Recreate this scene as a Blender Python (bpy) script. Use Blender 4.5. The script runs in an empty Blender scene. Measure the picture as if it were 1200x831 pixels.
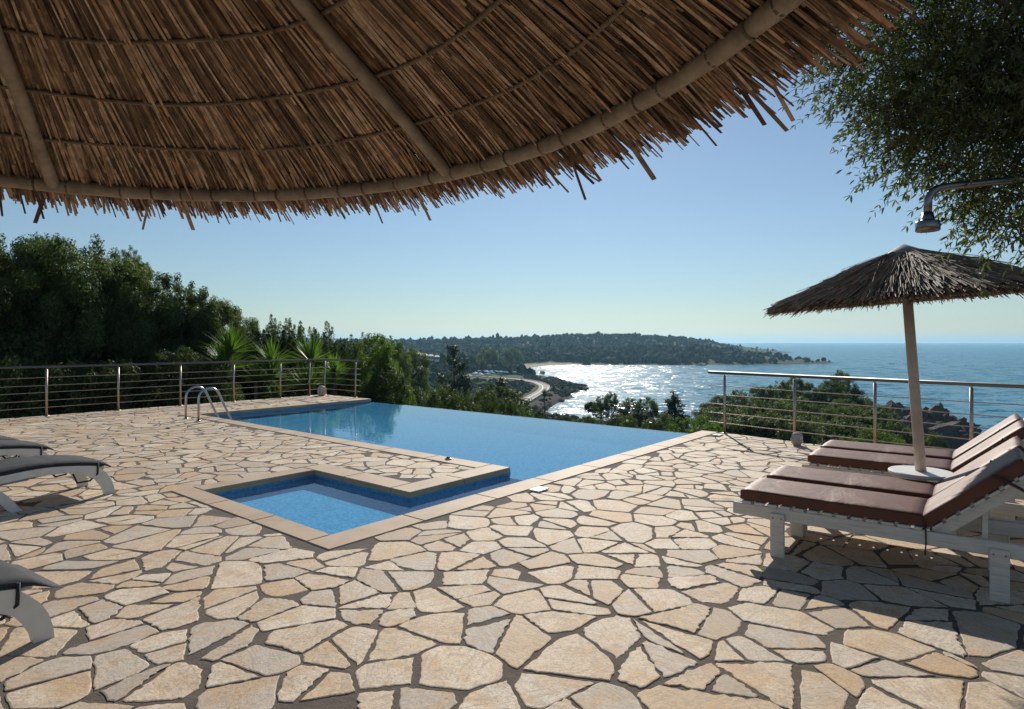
import bpy, math, random
import numpy as np
from mathutils import Vector, Matrix, noise as mnoise

sc = bpy.context.scene
R_ = math.radians
EYE = 1.5
SEA = -28.0

# ---------------------------------------------------------------- camera, sky, sun, exposure
cam_d = bpy.data.cameras.new("camera")
cam_d.sensor_width = 36.0
cam_d.lens = 21.6
cam_d.shift_y = -15.5 / 1200
cam_d.clip_start = 0.05
cam_d.clip_end = 60000
cam = bpy.data.objects.new("camera", cam_d)
cam.location = (0, 0, EYE)
cam.rotation_euler = (R_(90), 0, 0)
sc.collection.objects.link(cam)
sc.camera = cam

SUN_EL, SUN_AZ = R_(29.5), math.atan2(0.115, 0.993)      # azimuth measured from +Y towards +X
world = bpy.data.worlds.new("World")
sc.world = world
world.use_nodes = True
wn = world.node_tree.nodes
bg = wn["Background"]
sky = wn.new("ShaderNodeTexSky")
sky.sky_type = 'NISHITA'
sky.sun_disc = False
sky.sun_elevation = SUN_EL
sky.sun_rotation = SUN_AZ
sky.altitude = 30
sky.air_density = 1.2
sky.dust_density = 0.10
sky.ozone_density = 5.5
wb = wn.new("ShaderNodeMix"); wb.data_type = 'RGBA'; wb.blend_type = 'MULTIPLY'; wb.inputs[0].default_value = 1.0
wb.inputs[7].default_value = (.91, 1.0, 1.035, 1)                   # cool white balance of the photograph
hs = wn.new("ShaderNodeHueSaturation"); hs.inputs['Saturation'].default_value = 0.80   # hazy summer air
world.node_tree.links.new(sky.outputs[0], hs.inputs['Color'])
world.node_tree.links.new(hs.outputs[0], wb.inputs[6])
world.node_tree.links.new(wb.outputs[2], bg.inputs[0])
bg.inputs[1].default_value = 0.074

sun_d = bpy.data.lights.new("sun", 'SUN')
sun_d.energy = 5.0
sun_d.angle = R_(0.53)
sun_d.color = (1.0, 0.93, 0.82)
sun = bpy.data.objects.new("sun", sun_d)
sdir = Vector((math.sin(SUN_AZ) * math.cos(SUN_EL), math.cos(SUN_AZ) * math.cos(SUN_EL), math.sin(SUN_EL)))
sun.rotation_euler = sdir.to_track_quat('Z', 'Y').to_euler()
sun.location = (0, 0, 30)
sc.collection.objects.link(sun)

sc.view_settings.view_transform = 'Standard'
sc.view_settings.look = 'None'
sc.view_settings.gamma = 1
sc.view_settings.exposure = 0.08
sc.cycles.use_denoising = True
sc.cycles.max_bounces = 8
sc.cycles.transparent_max_bounces = 12
sc.cycles.volume_bounces = 0
sc.cycles.sample_clamp_indirect = 6.0

# ---------------------------------------------------------------- helpers
COL = sc.collection

def link(o, parent=None):
    COL.objects.link(o)
    if parent is not None:
        o.parent = parent
    return o

def tag(o, label=None, cat=None, group=None, kind=None):
    if label: o['label'] = label
    if cat: o['category'] = cat
    if group: o['group'] = group
    if kind: o['kind'] = kind
    return o

def thing(name, label, cat, loc=(0, 0, 0), rz=0.0, group=None):
    o = bpy.data.objects.new(name, None)
    o.empty_display_size = 0.1
    o.location = loc
    o.rotation_euler = (0, 0, rz)
    link(o)
    return tag(o, label, cat, group)

def dup(root, loc=None, rz=None, label=None, scale=None):
    def rec(o, parent):
        c = o.copy()
        COL.objects.link(c)
        c.parent = parent
        for ch in list(o.children):
            rec(ch, c)
        return c
    c = rec(root, None)
    if loc is not None: c.location = loc
    if rz is not None: c.rotation_euler = (0, 0, rz)
    if scale is not None: c.scale = scale
    if label: c['label'] = label
    return c

def mesh_np(name, V, F, mats=(), smooth=False, midx=None):
    """V (n,3); F (m,k) uniform polygons or a list of such arrays"""
    V = np.asarray(V, dtype=np.float32).reshape(-1, 3)
    Fl = F if isinstance(F, list) else [F]
    Fl = [np.asarray(f, dtype=np.int32) for f in Fl if len(f)]
    me = bpy.data.meshes.new(name)
    me.vertices.add(len(V))
    me.vertices.foreach_set("co", V.ravel())
    idx = np.concatenate([f.ravel() for f in Fl])
    tot = np.concatenate([np.full(len(f), f.shape[1], dtype=np.int32) for f in Fl])
    st = np.concatenate([[0], np.cumsum(tot)[:-1]]).astype(np.int32)
    me.loops.add(len(idx))
    me.loops.foreach_set("vertex_index", idx)
    me.polygons.add(len(tot))
    me.polygons.foreach_set("loop_start", st)
    me.polygons.foreach_set("loop_total", tot)
    me.polygons.foreach_set("use_smooth", np.full(len(tot), bool(smooth)))
    if midx is not None:
        me.polygons.foreach_set("material_index", np.asarray(midx, dtype=np.int32))
    for m in mats:
        me.materials.append(m)
    me.update(calc_edges=True)
    return me

class MB:
    def __init__(s):
        s.v = []; s.f = []; s.m = []; s.cur = 0; s.sm = []
    def add(s, verts, faces, smooth=False):
        b = len(s.v)
        s.v.extend([tuple(p) for p in verts])
        for f in faces:
            s.f.append(tuple(i + b for i in f)); s.m.append(s.cur); s.sm.append(smooth)
        return s
    def box(s, c, size, M=None, bev=0.0):
        """bevelled box: chamfered vertical & horizontal edges when bev>0"""
        x, y, z = [d / 2 for d in size]
        if bev <= 0:
            P = [(-x, -y, -z), (x, -y, -z), (x, y, -z), (-x, y, -z), (-x, -y, z), (x, -y, z), (x, y, z), (-x, y, z)]
            Fs = [(0, 3, 2, 1), (4, 5, 6, 7), (0, 1, 5, 4), (1, 2, 6, 5), (2, 3, 7, 6), (3, 0, 4, 7)]
        else:
            b = min(bev, x * .9, y * .9, z * .9)
            def ring(a, bb, zz, cc):
                return [(-a + cc, -bb, zz), (a - cc, -bb, zz), (a, -bb + cc, zz), (a, bb - cc, zz), (a - cc, bb, zz), (-a + cc, bb, zz), (-a, bb - cc, zz), (-a, -bb + cc, zz)]
            P = ring(x - b, y - b, -z, b * .4) + ring(x, y, -z + b, b) + ring(x, y, z - b, b) + ring(x - b, y - b, z, b * .4)
            Fs = [tuple(range(7, -1, -1)), tuple(range(24, 32))]
            for r in range(3):
                for i in range(8):
                    j = (i + 1) % 8
                    Fs.append((r * 8 + i, r * 8 + j, r * 8 + 8 + j, r * 8 + 8 + i))
        c = Vector(c)
        P = [Vector(p) for p in P]
        if M is not None: P = [M @ p for p in P]
        return s.add([p + c for p in P], Fs)
    def tube(s, pts, r, n=8, caps=True, smooth=True):
        pts = [Vector(p) for p in pts]
        k = len(pts)
        rs = r if isinstance(r, (list, tuple, np.ndarray)) else [r] * k
        V = []; up = None
        for i, p in enumerate(pts):
            d = (pts[min(i + 1, k - 1)] - pts[max(i - 1, 0)]).normalized()
            if up is None:
                up = Vector((0, 0, 1)) if abs(d.z) < .9 else Vector((1, 0, 0))
            a = d.cross(up).normalized(); b = a.cross(d).normalized(); up = b
            for j in range(n):
                t = 2 * math.pi * j / n
                V.append(p + (a * math.cos(t) + b * math.sin(t)) * rs[i])
        Fs = []
        for i in range(k - 1):
            for j in range(n):
                q = (j + 1) % n
                Fs.append((i * n + j, i * n + q, i * n + n + q, i * n + n + j))
        s.add(V, Fs, smooth)
        if caps:
            s.add(V[:n], [tuple(range(n - 1, -1, -1))]); s.add(V[-n:], [tuple(range(n))])
        return s
    def lathe(s, prof, c=(0, 0, 0), n=24, smooth=True, M=None):
        V = []; c = Vector(c)
        for (r, z) in prof:
            for j in range(n):
                t = 2 * math.pi * j / n
                p = Vector((r * math.cos(t), r * math.sin(t), z))
                if M is not None: p = M @ p
                V.append(p + c)
        Fs = []
        for i in range(len(prof) - 1):
            for j in range(n):
                q = (j + 1) % n
                Fs.append((i * n + j, i * n + q, i * n + n + q, i * n + n + j))
        return s.add(V, Fs, smooth)
    def prism(s, outline, w0, w1, smooth=False):
        """outline: list of (x,z) ccw; extruded along y from w0 to w1"""
        n = len(outline)
        V = [(x, w0, z) for x, z in outline] + [(x, w1, z) for x, z in outline]
        Fs = [(i, (i + 1) % n, n + (i + 1) % n, n + i) for i in range(n)]
        s.add(V, Fs, smooth)
        s.add(V[:n], [tuple(range(n - 1, -1, -1))]); s.add(V[n:], [tuple(range(n))])
        return s
    def build(s, name, mats, parent=None, mod=None):
        me = bpy.data.meshes.new(name)
        me.from_pydata([tuple(p) for p in s.v], [], s.f)
        mats = mats if isinstance(mats, (list, tuple)) else [mats]
        for m in mats: me.materials.append(m)
        me.polygons.foreach_set("material_index", s.m)
        me.polygons.foreach_set("use_smooth", s.sm)
        import bmesh
        bm = bmesh.new(); bm.from_mesh(me)
        bmesh.ops.remove_doubles(bm, verts=bm.verts, dist=1e-5)
        bmesh.ops.recalc_face_normals(bm, faces=bm.faces)
        bm.to_mesh(me); bm.free()
        me.update()
        return link(bpy.data.objects.new(name, me), parent)

# ---------------------------------------------------------------- materials
class NT:
    def __init__(s, name):
        s.m = bpy.data.materials.new(name); s.m.use_nodes = True
        s.t = s.m.node_tree; s.n = s.t.nodes; s.l = s.t.links
        s.b = s.n["Principled BSDF"]; s.out = s.n["Material Output"]
    def node(s, ty, **kw):
        o = s.n.new(ty)
        for k, v in kw.items():
            if k.startswith('i_'):
                o.inputs[k[2:].replace('_', ' ')].default_value = v
            else: setattr(o, k, v)
        return o
    def L(s, a, b): s.l.new(a, b)
    def coord(s, what='Object'):
        return s.node("ShaderNodeTexCoord").outputs[what]
    def noise(s, scale, detail=4, rough=.55, vec=None, dist=0.0):
        o = s.node("ShaderNodeTexNoise")
        o.inputs['Scale'].default_value = scale; o.inputs['Detail'].default_value = detail
        o.inputs['Roughness'].default_value = rough; o.inputs['Distortion'].default_value = dist
        if vec is not None: s.L(vec, o.inputs['Vector'])
        return o.outputs['Fac']
    def ramp(s, fac, stops, mode='LINEAR'):
        o = s.node("ShaderNodeValToRGB"); o.color_ramp.interpolation = mode
        e = o.color_ramp.elements
        while len(e) < len(stops): e.new(0.5)
        for i, (p, c) in enumerate(stops):
            e[i].position = p; e[i].color = (*c, 1) if len(c) == 3 else c
        s.L(fac, o.inputs[0]); return o.outputs[0]
    def mix(s, fac, a, b, mode='MIX'):
        o = s.node("ShaderNodeMix", data_type='RGBA', blend_type=mode)
        for sock, v in ((0, fac), (6, a), (7, b)):
            if isinstance(v, (int, float)): o.inputs[sock].default_value = v
            elif isinstance(v, tuple): o.inputs[sock].default_value = (*v, 1) if len(v) == 3 else v
            else: s.L(v, o.inputs[sock])
        return o.outputs[2]
    def math(s, op, a, b=0.5):
        o = s.node("ShaderNodeMath", operation=op)
        for i, v in enumerate((a, b)):
            if isinstance(v, (int, float)): o.inputs[i].default_value = v
            else: s.L(v, o.inputs[i])
        return o.outputs[0]
    def island(s): return s.node("ShaderNodeNewGeometry").outputs['Random Per Island']
    def objrand(s): return s.node("ShaderNodeObjectInfo").outputs['Random']
    def mapping(s, vec, scale=(1, 1, 1), rot=(0, 0, 0)):
        o = s.node("ShaderNodeMapping"); o.inputs['Scale'].default_value = scale; o.inputs['Rotation'].default_value = rot
        s.L(vec, o.inputs['Vector']); return o.outputs[0]
    def bump(s, h, strength=.3, dist=.01):
        o = s.node("ShaderNodeBump"); o.inputs['Strength'].default_value = strength; o.inputs['Distance'].default_value = dist
        s.L(h, o.inputs['Height']); s.L(o.outputs[0], s.b.inputs['Normal']); return o.outputs[0]
    def base(s, c):
        if isinstance(c, tuple): s.b.inputs['Base Color'].default_value = (*c, 1)
        else: s.L(c, s.b.inputs['Base Color'])
    def set(s, **kw):
        for k, v in kw.items(): s.b.inputs[k.replace('_', ' ')].default_value = v
        return s

def simple(name, col, rough=.6, metal=0.0, var=.15, scale=20, bump=0.0, bscale=60, bdist=.003):
    t = NT(name); c = t.coord()
    n = t.noise(scale, 5, .6, c)
    lo = tuple(x * (1 - var) for x in col); hi = tuple(min(1, x * (1 + var)) for x in col)
    t.base(t.ramp(n, [(.3, lo), (.7, hi)])); t.set(Roughness=rough, Metallic=metal)
    if bump: t.bump(t.noise(bscale, 4, .6, c), bump, bdist)
    return t.m

M = {}
# crazy paving stone: every stone is an island of the mesh
t = NT("stone"); c = t.coord()
ri = t.island()
shift = t.node("ShaderNodeVectorMath", operation='ADD'); t.L(c, shift.inputs[0])
cmb = t.node("ShaderNodeCombineXYZ"); t.L(t.math('MULTIPLY', ri, 91.0), cmb.inputs[0]); t.L(t.math('MULTIPLY', ri, 47.0), cmb.inputs[1]); t.L(t.math('MULTIPLY', ri, 13.0), cmb.inputs[2])
t.L(cmb.outputs[0], shift.inputs[1]); v = shift.outputs[0]
base = t.ramp(ri, [(0.0, (.38, .30, .215)), (.09, (.60, .475, .34)), (.22, (.72, .605, .465)), (.36, (.46, .40, .33)), (.50, (.74, .625, .475)), (.62, (.58, .415, .25)), (.74, (.68, .55, .41)), (.86, (.43, .375, .315)), (.94, (.60, .40, .22)), (1.0, (.50, .35, .21))])
warm = t.ramp(t.noise(4.5, 6, .65, v, .8), [(.47, (0, 0, 0)), (.64, (1, 1, 1))])
base = t.mix(t.math('MULTIPLY', warm, .72), base, (.56, .335, .150))
# layered streaks in a direction of the stone's own
rotn = t.node("ShaderNodeVectorRotate", rotation_type='Z_AXIS'); t.L(v, rotn.inputs['Vector']); t.L(t.math('MULTIPLY', ri, 40.0), rotn.inputs['Angle'])
streak = t.noise(7.0, 6, .65, t.mapping(rotn.outputs[0], (1.2, 7.0, 1.0)), .8)
base = t.mix(t.ramp(streak, [(.36, (.62, .62, .62)), (.48, (0, 0, 0))]), base, (.35, .26, .17))
base = t.mix(t.ramp(streak, [(.60, (0, 0, 0)), (.75, (.55, .55, .55))]), base, (.72, .65, .55))
spk = t.noise(55.0, 3, .7, v)
patch = t.noise(3.0, 3, .5, v)
dirt = t.math('MULTIPLY', t.ramp(spk, [(.50, (0, 0, 0)), (.68, (1, 1, 1))]), t.ramp(patch, [(.45, (0, 0, 0)), (.65, (1, 1, 1))]))
base = t.mix(t.math('MULTIPLY', dirt, .75), base, (.17, .145, .12))
fine = t.noise(90.0, 5, .75, v)
base = t.mix(t.ramp(fine, [(.34, (.8, .8, .8)), (.50, (0, 0, 0))]), base, (.28, .22, .16))
base = t.mix(t.math('MULTIPLY', t.ramp(t.noise(13.0, 6, .75, v, 1.2), [(.46, (0, 0, 0)), (.62, (1, 1, 1))]), .50), base, (.36, .295, .225))
t.base(base); t.set(Roughness=.72)
h = t.math('ADD', t.math('MULTIPLY', streak, .30), t.math('ADD', t.math('MULTIPLY', t.noise(32, 8, .75, v), 1.0), t.math('MULTIPLY', patch, .25)))
t.bump(h, .55, .008)
t.b.inputs['Specular IOR Level'].default_value = .35
M['stone'] = t.m

t = NT("mortar"); c = t.coord()
n1 = t.noise(9, 6, .7, c); n2 = t.noise(120, 3, .7, c)
b_ = t.ramp(n1, [(.3, (.058, .044, .033)), (.7, (.125, .094, .070))])
t.base(t.mix(t.math('MULTIPLY', n2, .35), b_, (.14, .115, .095))); t.set(Roughness=.95)
t.bump(t.math('ADD', n1, t.math('MULTIPLY', n2, .6)), .7, .012); M['mortar'] = t.m

t = NT("coping_stone"); c = t.coord()
n1 = t.noise(2.2, 6, .65, c, .4); n2 = t.noise(30, 5, .7, c)
b_ = t.ramp(n1, [(.25, (.29, .195, .118)), (.5, (.39, .280, .178)), (.78, (.48, .365, .245))])
b_ = t.mix(t.ramp(n2, [(.55, (0, 0, 0)), (.75, (.35, .35, .35))]), b_, (.27, .18, .11))
t.base(b_); t.set(Roughness=.7); t.bump(n2, .25, .004); M['coping'] = t.m

t = NT("pool_mosaic"); c = t.coord()
br = t.node("ShaderNodeTexBrick", offset=0.0); br.inputs['Scale'].default_value = 1.0
br.inputs['Brick Width'].default_value = .028; br.inputs['Row Height'].default_value = .028; br.inputs['Mortar Size'].default_value = .0015
br.inputs['Color1'].default_value = (.06, .28, .48, 1); br.inputs['Color2'].default_value = (.19, .50, .72, 1); br.inputs['Mortar'].default_value = (.25, .45, .60, 1)
br.inputs['Bias'].default_value = 0.05
sx = t.node("ShaderNodeSeparateXYZ"); t.L(c, sx.inputs[0])
along = t.math('ADD', t.math('MULTIPLY', sx.outputs[0], float(.637 - .7705)), t.math('MULTIPLY', sx.outputs[1], float(.771 + .638)))
across = t.math('ADD', t.math('MULTIPLY', sx.outputs[0], -.7705), t.math('MULTIPLY', sx.outputs[1], .638))
fl = t.node("ShaderNodeCombineXYZ"); t.L(t.math('ADD', t.math('MULTIPLY', sx.outputs[0], .637), t.math('MULTIPLY', sx.outputs[1], .771)), fl.inputs[0]); t.L(across, fl.inputs[1])
wl_ = t.node("ShaderNodeCombineXYZ"); t.L(along, wl_.inputs[0]); t.L(sx.outputs[2], wl_.inputs[1])
nz_ = t.node("ShaderNodeNewGeometry"); sn = t.node("ShaderNodeSeparateXYZ"); t.L(nz_.outputs['Normal'], sn.inputs[0])
vm = t.node("ShaderNodeMix", data_type='VECTOR'); t.L(t.math('GREATER_THAN', t.math('ABSOLUTE', sn.outputs[2]), .5), vm.inputs[0]); t.L(wl_.outputs[0], vm.inputs[4]); t.L(fl.outputs[0], vm.inputs[5])
t.L(vm.outputs[1], br.inputs['Vector'])
n1 = t.noise(1.5, 3, .5, c)
t.base(t.mix(t.math('MULTIPLY', n1, .35), br.outputs['Color'], (.09, .34, .54))); t.set(Roughness=.6); t.b.inputs['Specular IOR Level'].default_value = 0.0; M['mosaic'] = t.m

t = NT("pool_water_surface"); t.n.remove(t.b)
c = t.coord()
tr = t.node("ShaderNodeBsdfTransparent"); tr.inputs[0].default_value = (.72, .90, .97, 1)
gl = t.node("ShaderNodeBsdfGlossy"); gl.inputs['Roughness'].default_value = .03
geo = t.node("ShaderNodeNewGeometry"); dt = t.node("ShaderNodeVectorMath", operation='DOT_PRODUCT')
bp = t.node("ShaderNodeBump"); bp.inputs['Strength'].default_value = .14; bp.inputs['Distance'].default_value = .012
t.L(t.math('ADD', t.noise(4.5, 3, .5, t.mapping(c, (1.0, 1.0, 1.0))), t.math('MULTIPLY', t.noise(17, 2, .5, c), .25)), bp.inputs['Height'])
t.L(bp.outputs[0], gl.inputs['Normal']); t.L(bp.outputs[0], dt.inputs[0]); t.L(geo.outputs['Incoming'], dt.inputs[1])
schlick = t.math('ADD', t.math('MULTIPLY', t.math('POWER', t.math('SUBTRACT', 1.0, t.math('ABSOLUTE', dt.outputs['Value'])), 5.0), .98), .02)
mx = t.node("ShaderNodeMixShader"); t.L(schlick, mx.inputs[0]); t.L(tr.outputs[0], mx.inputs[1]); t.L(gl.outputs[0], mx.inputs[2])
t.L(mx.outputs[0], t.out.inputs['Surface']); M['pool_water'] = t.m

SEA_A = (1.0, .75, .12)
t = NT("sea_water"); c = t.coord()
t.base((.004, .140, .230)); t.b.inputs['Specular IOR Level'].default_value = .13; t.set(Roughness=.23, IOR=1.333)
def slope(scale, amp, st=(1.0, 1.0, 1.0), detail=2):
    o = t.node("ShaderNodeTexNoise"); o.inputs['Scale'].default_value = scale; o.inputs['Detail'].default_value = detail; o.inputs['Roughness'].default_value = .6
    t.L(t.mapping(c, st), o.inputs['Vector'])
    k = t.node("ShaderNodeVectorMath", operation='SUBTRACT'); t.L(o.outputs['Color'], k.inputs[0]); k.inputs[1].default_value = (.5, .5, .5)
    m_ = t.node("ShaderNodeVectorMath", operation='MULTIPLY'); t.L(k.outputs[0], m_.inputs[0]); m_.inputs[1].default_value = (amp, amp, 0)
    return m_.outputs[0]
def vadd(a, b):
    o = t.node("ShaderNodeVectorMath", operation='ADD'); t.L(a, o.inputs[0])
    if isinstance(b, tuple): o.inputs[1].default_value = b
    else: t.L(b, o.inputs[1])
    return o.outputs[0]
# facets of the chop: the slope of the water is perturbed directly at three wave sizes
wv = vadd(vadd(slope(.14, SEA_A[0], (.6, 1.0, 1.0)), slope(.55, SEA_A[1], (.7, 1.0, 1.0))), slope(.02, SEA_A[2]))
nn = t.node("ShaderNodeVectorMath", operation='NORMALIZE'); t.L(vadd(wv, (0, 0, 1.0)), nn.inputs[0]); t.L(nn.outputs[0], t.b.inputs['Normal'])
M['sea'] = t.m

M['steel'] = simple("brushed_steel", (.22, .20, .185), .5, 1.0, .08, 40)
M['steel_warm'] = simple("weathered_steel", (.50, .41, .33), .45, 1.0, .15, 25)
M['zinc'] = simple("weathered_zinc", (.30, .29, .28), .75, 0, .15, 20)
M['dark_chrome'] = simple("dark_chrome", (.24, .21, .19), .28, 1.0, .12, 30)
M['chrome'] = simple("chrome", (.46, .44, .42), .24, 1.0, .04, 30)

t = NT("white_painted_wood"); c = t.coord()
g = t.noise(10, 6, .7, t.mapping(c, (.6, 9, 9)), .3); g2 = t.noise(6, 4, .6, c)
b_ = t.ramp(g, [(.28, (.46, .40, .33)), (.5, (.64, .575, .49)), (.8, (.70, .645, .56))])
t.base(t.mix(t.ramp(g2, [(.55, (0, 0, 0)), (.8, (.45, .45, .45))]), b_, (.50, .43, .35))); t.set(Roughness=.6); t.bump(g, .3, .004); M['white_wood'] = t.m

t = NT("brown_leatherette"); c = t.coord()
n1 = t.noise(2.6, 4, .55, c, .6); n2 = t.noise(160, 2, .6, c)
b_ = t.ramp(n1, [(.3, (.100, .031, .016)), (.7, (.145, .049, .026))])
t.base(b_); t.set(Roughness=.55); t.b.inputs['Specular IOR Level'].default_value = .35
t.b.inputs['Coat Weight'].default_value = .0; t.b.inputs['Coat Roughness'].default_value = .25
t.bump(t.math('ADD', t.math('MULTIPLY', n1, 3.5), t.math('MULTIPLY', n2, .12)), .35, .012); M['leather'] = t.m
M['cord'] = simple("dark_brown_cord", (.06, .025, .016), .8)
M['resin'] = simple("white_resin", (.68, .67, .62), .45, 0, .06, 15, .15, 300, .001)
t = NT("charcoal_cushion_cloth"); c = t.coord()
wv = t.node("ShaderNodeTexWave"); wv.inputs['Scale'].default_value = 180; t.L(c, wv.inputs['Vector'])
t.base(t.ramp(t.noise(8, 5, .6, c), [(.3, (.020, .021, .024)), (.7, (.040, .040, .045))])); t.set(Roughness=.85)
t.bump(t.math('ADD', t.noise(14, 3, .5, c), t.math('MULTIPLY', wv.outputs['Fac'], .1)), .4, .01); M['charcoal'] = t.m
M['black_strap'] = simple("black_strap", (.02, .02, .022), .7)
M['white_plastic'] = simple("white_plastic", (.75, .74, .70), .4, 0, .06)
M['pale_rock'] = simple("pale_rock", (.48, .42, .35), .9, 0, .35, 14, .6, 30, .02)

def reed_mat(name, stops, rough=.75, dark=.0):
    t = NT(name); c = t.coord(); ri = t.island()
    b_ = t.ramp(ri, stops)
    n1 = t.noise(26, 4, .7, c); n0 = t.noise(1.6, 4, .6, c)
    b_ = t.mix(t.ramp(n1, [(.35, (.55, .55, .55)), (.6, (0, 0, 0))]), b_, tuple(x * .35 for x in stops[0][1]))
    b_ = t.mix(t.math('MULTIPLY', t.ramp(n0, [(.50, (0, 0, 0)), (.7, (1, 1, 1))]), .32), b_, (.20, .11, .055), 'MIX')
    t.base(b_); t.set(Roughness=rough)
    t.b.inputs['Specular IOR Level'].default_value = .3
    t.bump(n1, .4, .003)
    return t.m
M['reed_under'] = reed_mat("brown_reed", [(0, (.07, .044, .029)), (.14, (.12, .072, .044)), (.28, (.40, .265, .175)), (.45, (.50, .355, .245)), (.56, (.12, .072, .045)), (.68, (.17, .105, .066)), (.8, (.66, .50, .37)), (.92, (.44, .25, .13)), (1, (.10, .06, .038))])
M['reed_grey'] = reed_mat("weathered_grey_reed", [(0, (.13, .10, .075)), (.3, (.28, .225, .175)), (.6, (.43, .36, .29)), (.85, (.20, .15, .11)), (1, (.58, .50, .41))])
M['dark_backing'] = simple("dark_backing", (.055, .032, .018), .95, 0, .4, 30)  # for the opaque cones added behind the reeds to stop sun through the gaps
t = NT("grey_bamboo"); c = t.coord()
g = t.noise(18, 5, .65, c); g0 = t.noise(3, 3, .5, c)
b_ = t.ramp(g, [(.3, (.15, .115, .082)), (.7, (.38, .31, .235))])
t.base(t.mix(t.math('MULTIPLY', g0, .4), b_, (.20, .15, .10))); t.set(Roughness=.62); t.bump(g, .3, .003); M['bamboo'] = t.m
M['bamboo_node'] = simple("bamboo_node", (.10, .075, .05), .8)
M['twine'] = simple("hoop_cane", (.16, .115, .075), .8, 0, .3, 60)
M['pole_wood'] = simple("pale_painted_pole", (.55, .44, .34), .55, 0, .12, 12, .2, 40, .003)

def leaf_mat(name, lo, mid, hi, trans=.30, rough=.6, spec=.22, obj_var=.25):
    t = NT(name); ri = t.island(); orr = t.objrand()
    b_ = t.ramp(ri, [(0, lo), (.5, mid), (1, hi)])
    dk = t.ramp(orr, [(0, (1 - obj_var,) * 3), (1, (1 + obj_var * .6, 1 + obj_var * .5, 1 + obj_var * .1))])
    b_ = t.mix(1.0, b_, dk, 'MULTIPLY')
    t.base(b_); t.set(Roughness=rough)
    t.b.inputs['Specular IOR Level'].default_value = spec
    ts = t.node("ShaderNodeBsdfTranslucent")
    tint = t.mix(1.0, b_, (1.5, 1.7, .7), 'MULTIPLY'); t.L(tint, ts.inputs[0])
    mx = t.node("ShaderNodeMixShader"); mx.inputs[0].default_value = trans
    t.L(t.b.outputs[0], mx.inputs[1]); t.L(ts.outputs[0], mx.inputs[2]); t.L(mx.outputs[0], t.out.inputs['Surface'])
    return t.m
M['leaf_olive'] = leaf_mat("olive_leaf", (.050, .062, .026), (.085, .098, .042), (.15, .155, .095), .34, .55, .25, .0)
M['leaf_grove'] = leaf_mat("holm_oak_leaf", (.044, .068, .026), (.076, .110, .042), (.135, .160, .075), .42)
M['leaf_shrub'] = leaf_mat("oleander_leaf", (.038, .062, .022), (.062, .092, .034), (.108, .130, .058), .36)
M['leaf_bright'] = leaf_mat("bright_leaf", (.050, .090, .018), (.085, .140, .030), (.13, .19, .05), .40)
M['leaf_pine'] = leaf_mat("pine_needle", (.016, .036, .018), (.028, .054, .026), (.045, .075, .034), .20)
M['leaf_yucca'] = leaf_mat("yucca_blade", (.065, .12, .022), (.10, .18, .035), (.16, .25, .06), .42, .4, .5)
M['bark'] = simple("bark", (.10, .075, .055), .9, 0, .3, 20, .6, 40, .02)
t = NT("forest_canopy"); c = t.coord(); ri = t.island()
b_ = t.ramp(ri, [(0, (.014, .032, .020)), (.5, (.028, .054, .030)), (.85, (.048, .078, .038)), (1, (.075, .092, .052))])
n1 = t.noise(.9, 4, .7, c)
t.base(t.mix(t.ramp(n1, [(.4, (.5, .5, .5)), (.6, (0, 0, 0))]), b_, (.012, .024, .012))); t.set(Roughness=.9)
t.b.inputs['Specular IOR Level'].default_value = .1
t.bump(n1, .9, .8); M['forest'] = t.m
M['coast_rock'] = None
t = NT("coastal_rock"); c = t.coord()
n1 = t.noise(.35, 8, .7, c, .5); n2 = t.noise(2.5, 6, .7, c)
t.base(t.ramp(n1, [(.3, (.055, .046, .038)), (.55, (.13, .105, .083)), (.75, (.25, .20, .155))])); t.set(Roughness=.9)
t.bump(t.math('ADD', n1, t.math('MULTIPLY', n2, .4)), 1.0, .8); M['coast_rock'] = t.m

# terrain: colour attribute = kind of ground (r rock, g sand, b lawn)
t = NT("hillside_ground"); c = t.coord()
at = t.node("ShaderNodeAttribute", attribute_name="ground"); sp = t.node("ShaderNodeSeparateColor"); t.L(at.outputs['Color'], sp.inputs[0])
n1 = t.noise(.25, 8, .7, c); n2 = t.noise(2.0, 6, .7, c)
scrub = t.ramp(n1, [(.3, (.030, .048, .020)), (.55, (.055, .072, .030)), (.75, (.12, .10, .060))])
rock = t.ramp(n2, [(.3, (.022, .020, .017)), (.55, (.055, .047, .038)), (.8, (.12, .10, .078))])
b_ = t.mix(sp.outputs[0], scrub, rock)
b_ = t.mix(sp.outputs[1], b_, (.42, .33, .23))
b_ = t.mix(sp.outputs[2], b_, (.075, .14, .030))
t.base(b_); t.set(Roughness=.95); t.b.inputs['Specular IOR Level'].default_value = .1
t.bump(t.math('ADD', n1, t.math('MULTIPLY', n2, .5)), .8, .8); M['ground'] = t.m
M['asphalt'] = simple("road_asphalt", (.13, .122, .112), .85, 0, .12, .6)
M['road_paint'] = simple("road_paint", (.75, .74, .70), .6)
M['concrete'] = simple("pale_concrete", (.40, .37, .33), .85, 0, .15, 2)
M['white_wall'] = simple("white_render", (.78, .76, .72), .8, 0, .06, 1)
M['roof_tile'] = simple("terracotta_roof", (.36, .17, .09), .8, 0, .2, 3)
M['yellow_roof'] = simple("pale_yellow_roof", (.62, .56, .28), .7, 0, .1, 2)
M['dark_glass'] = simple("dark_window", (.03, .04, .05), .15)
for nm, cc in (('blue', (.05, .22, .55)), ('teal', (.06, .40, .50)), ('white', (.75, .76, .76))):
    M['cloth_' + nm] = simple(nm + "_canopy_cloth", cc, .8, 0, .08, 3)
M['boat_dark'] = simple("dark_hull", (.05, .055, .065), .4)
M['hill_far'] = simple("distant_hill", (.06, .075, .05), .95, 0, .25, .01)
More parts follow.
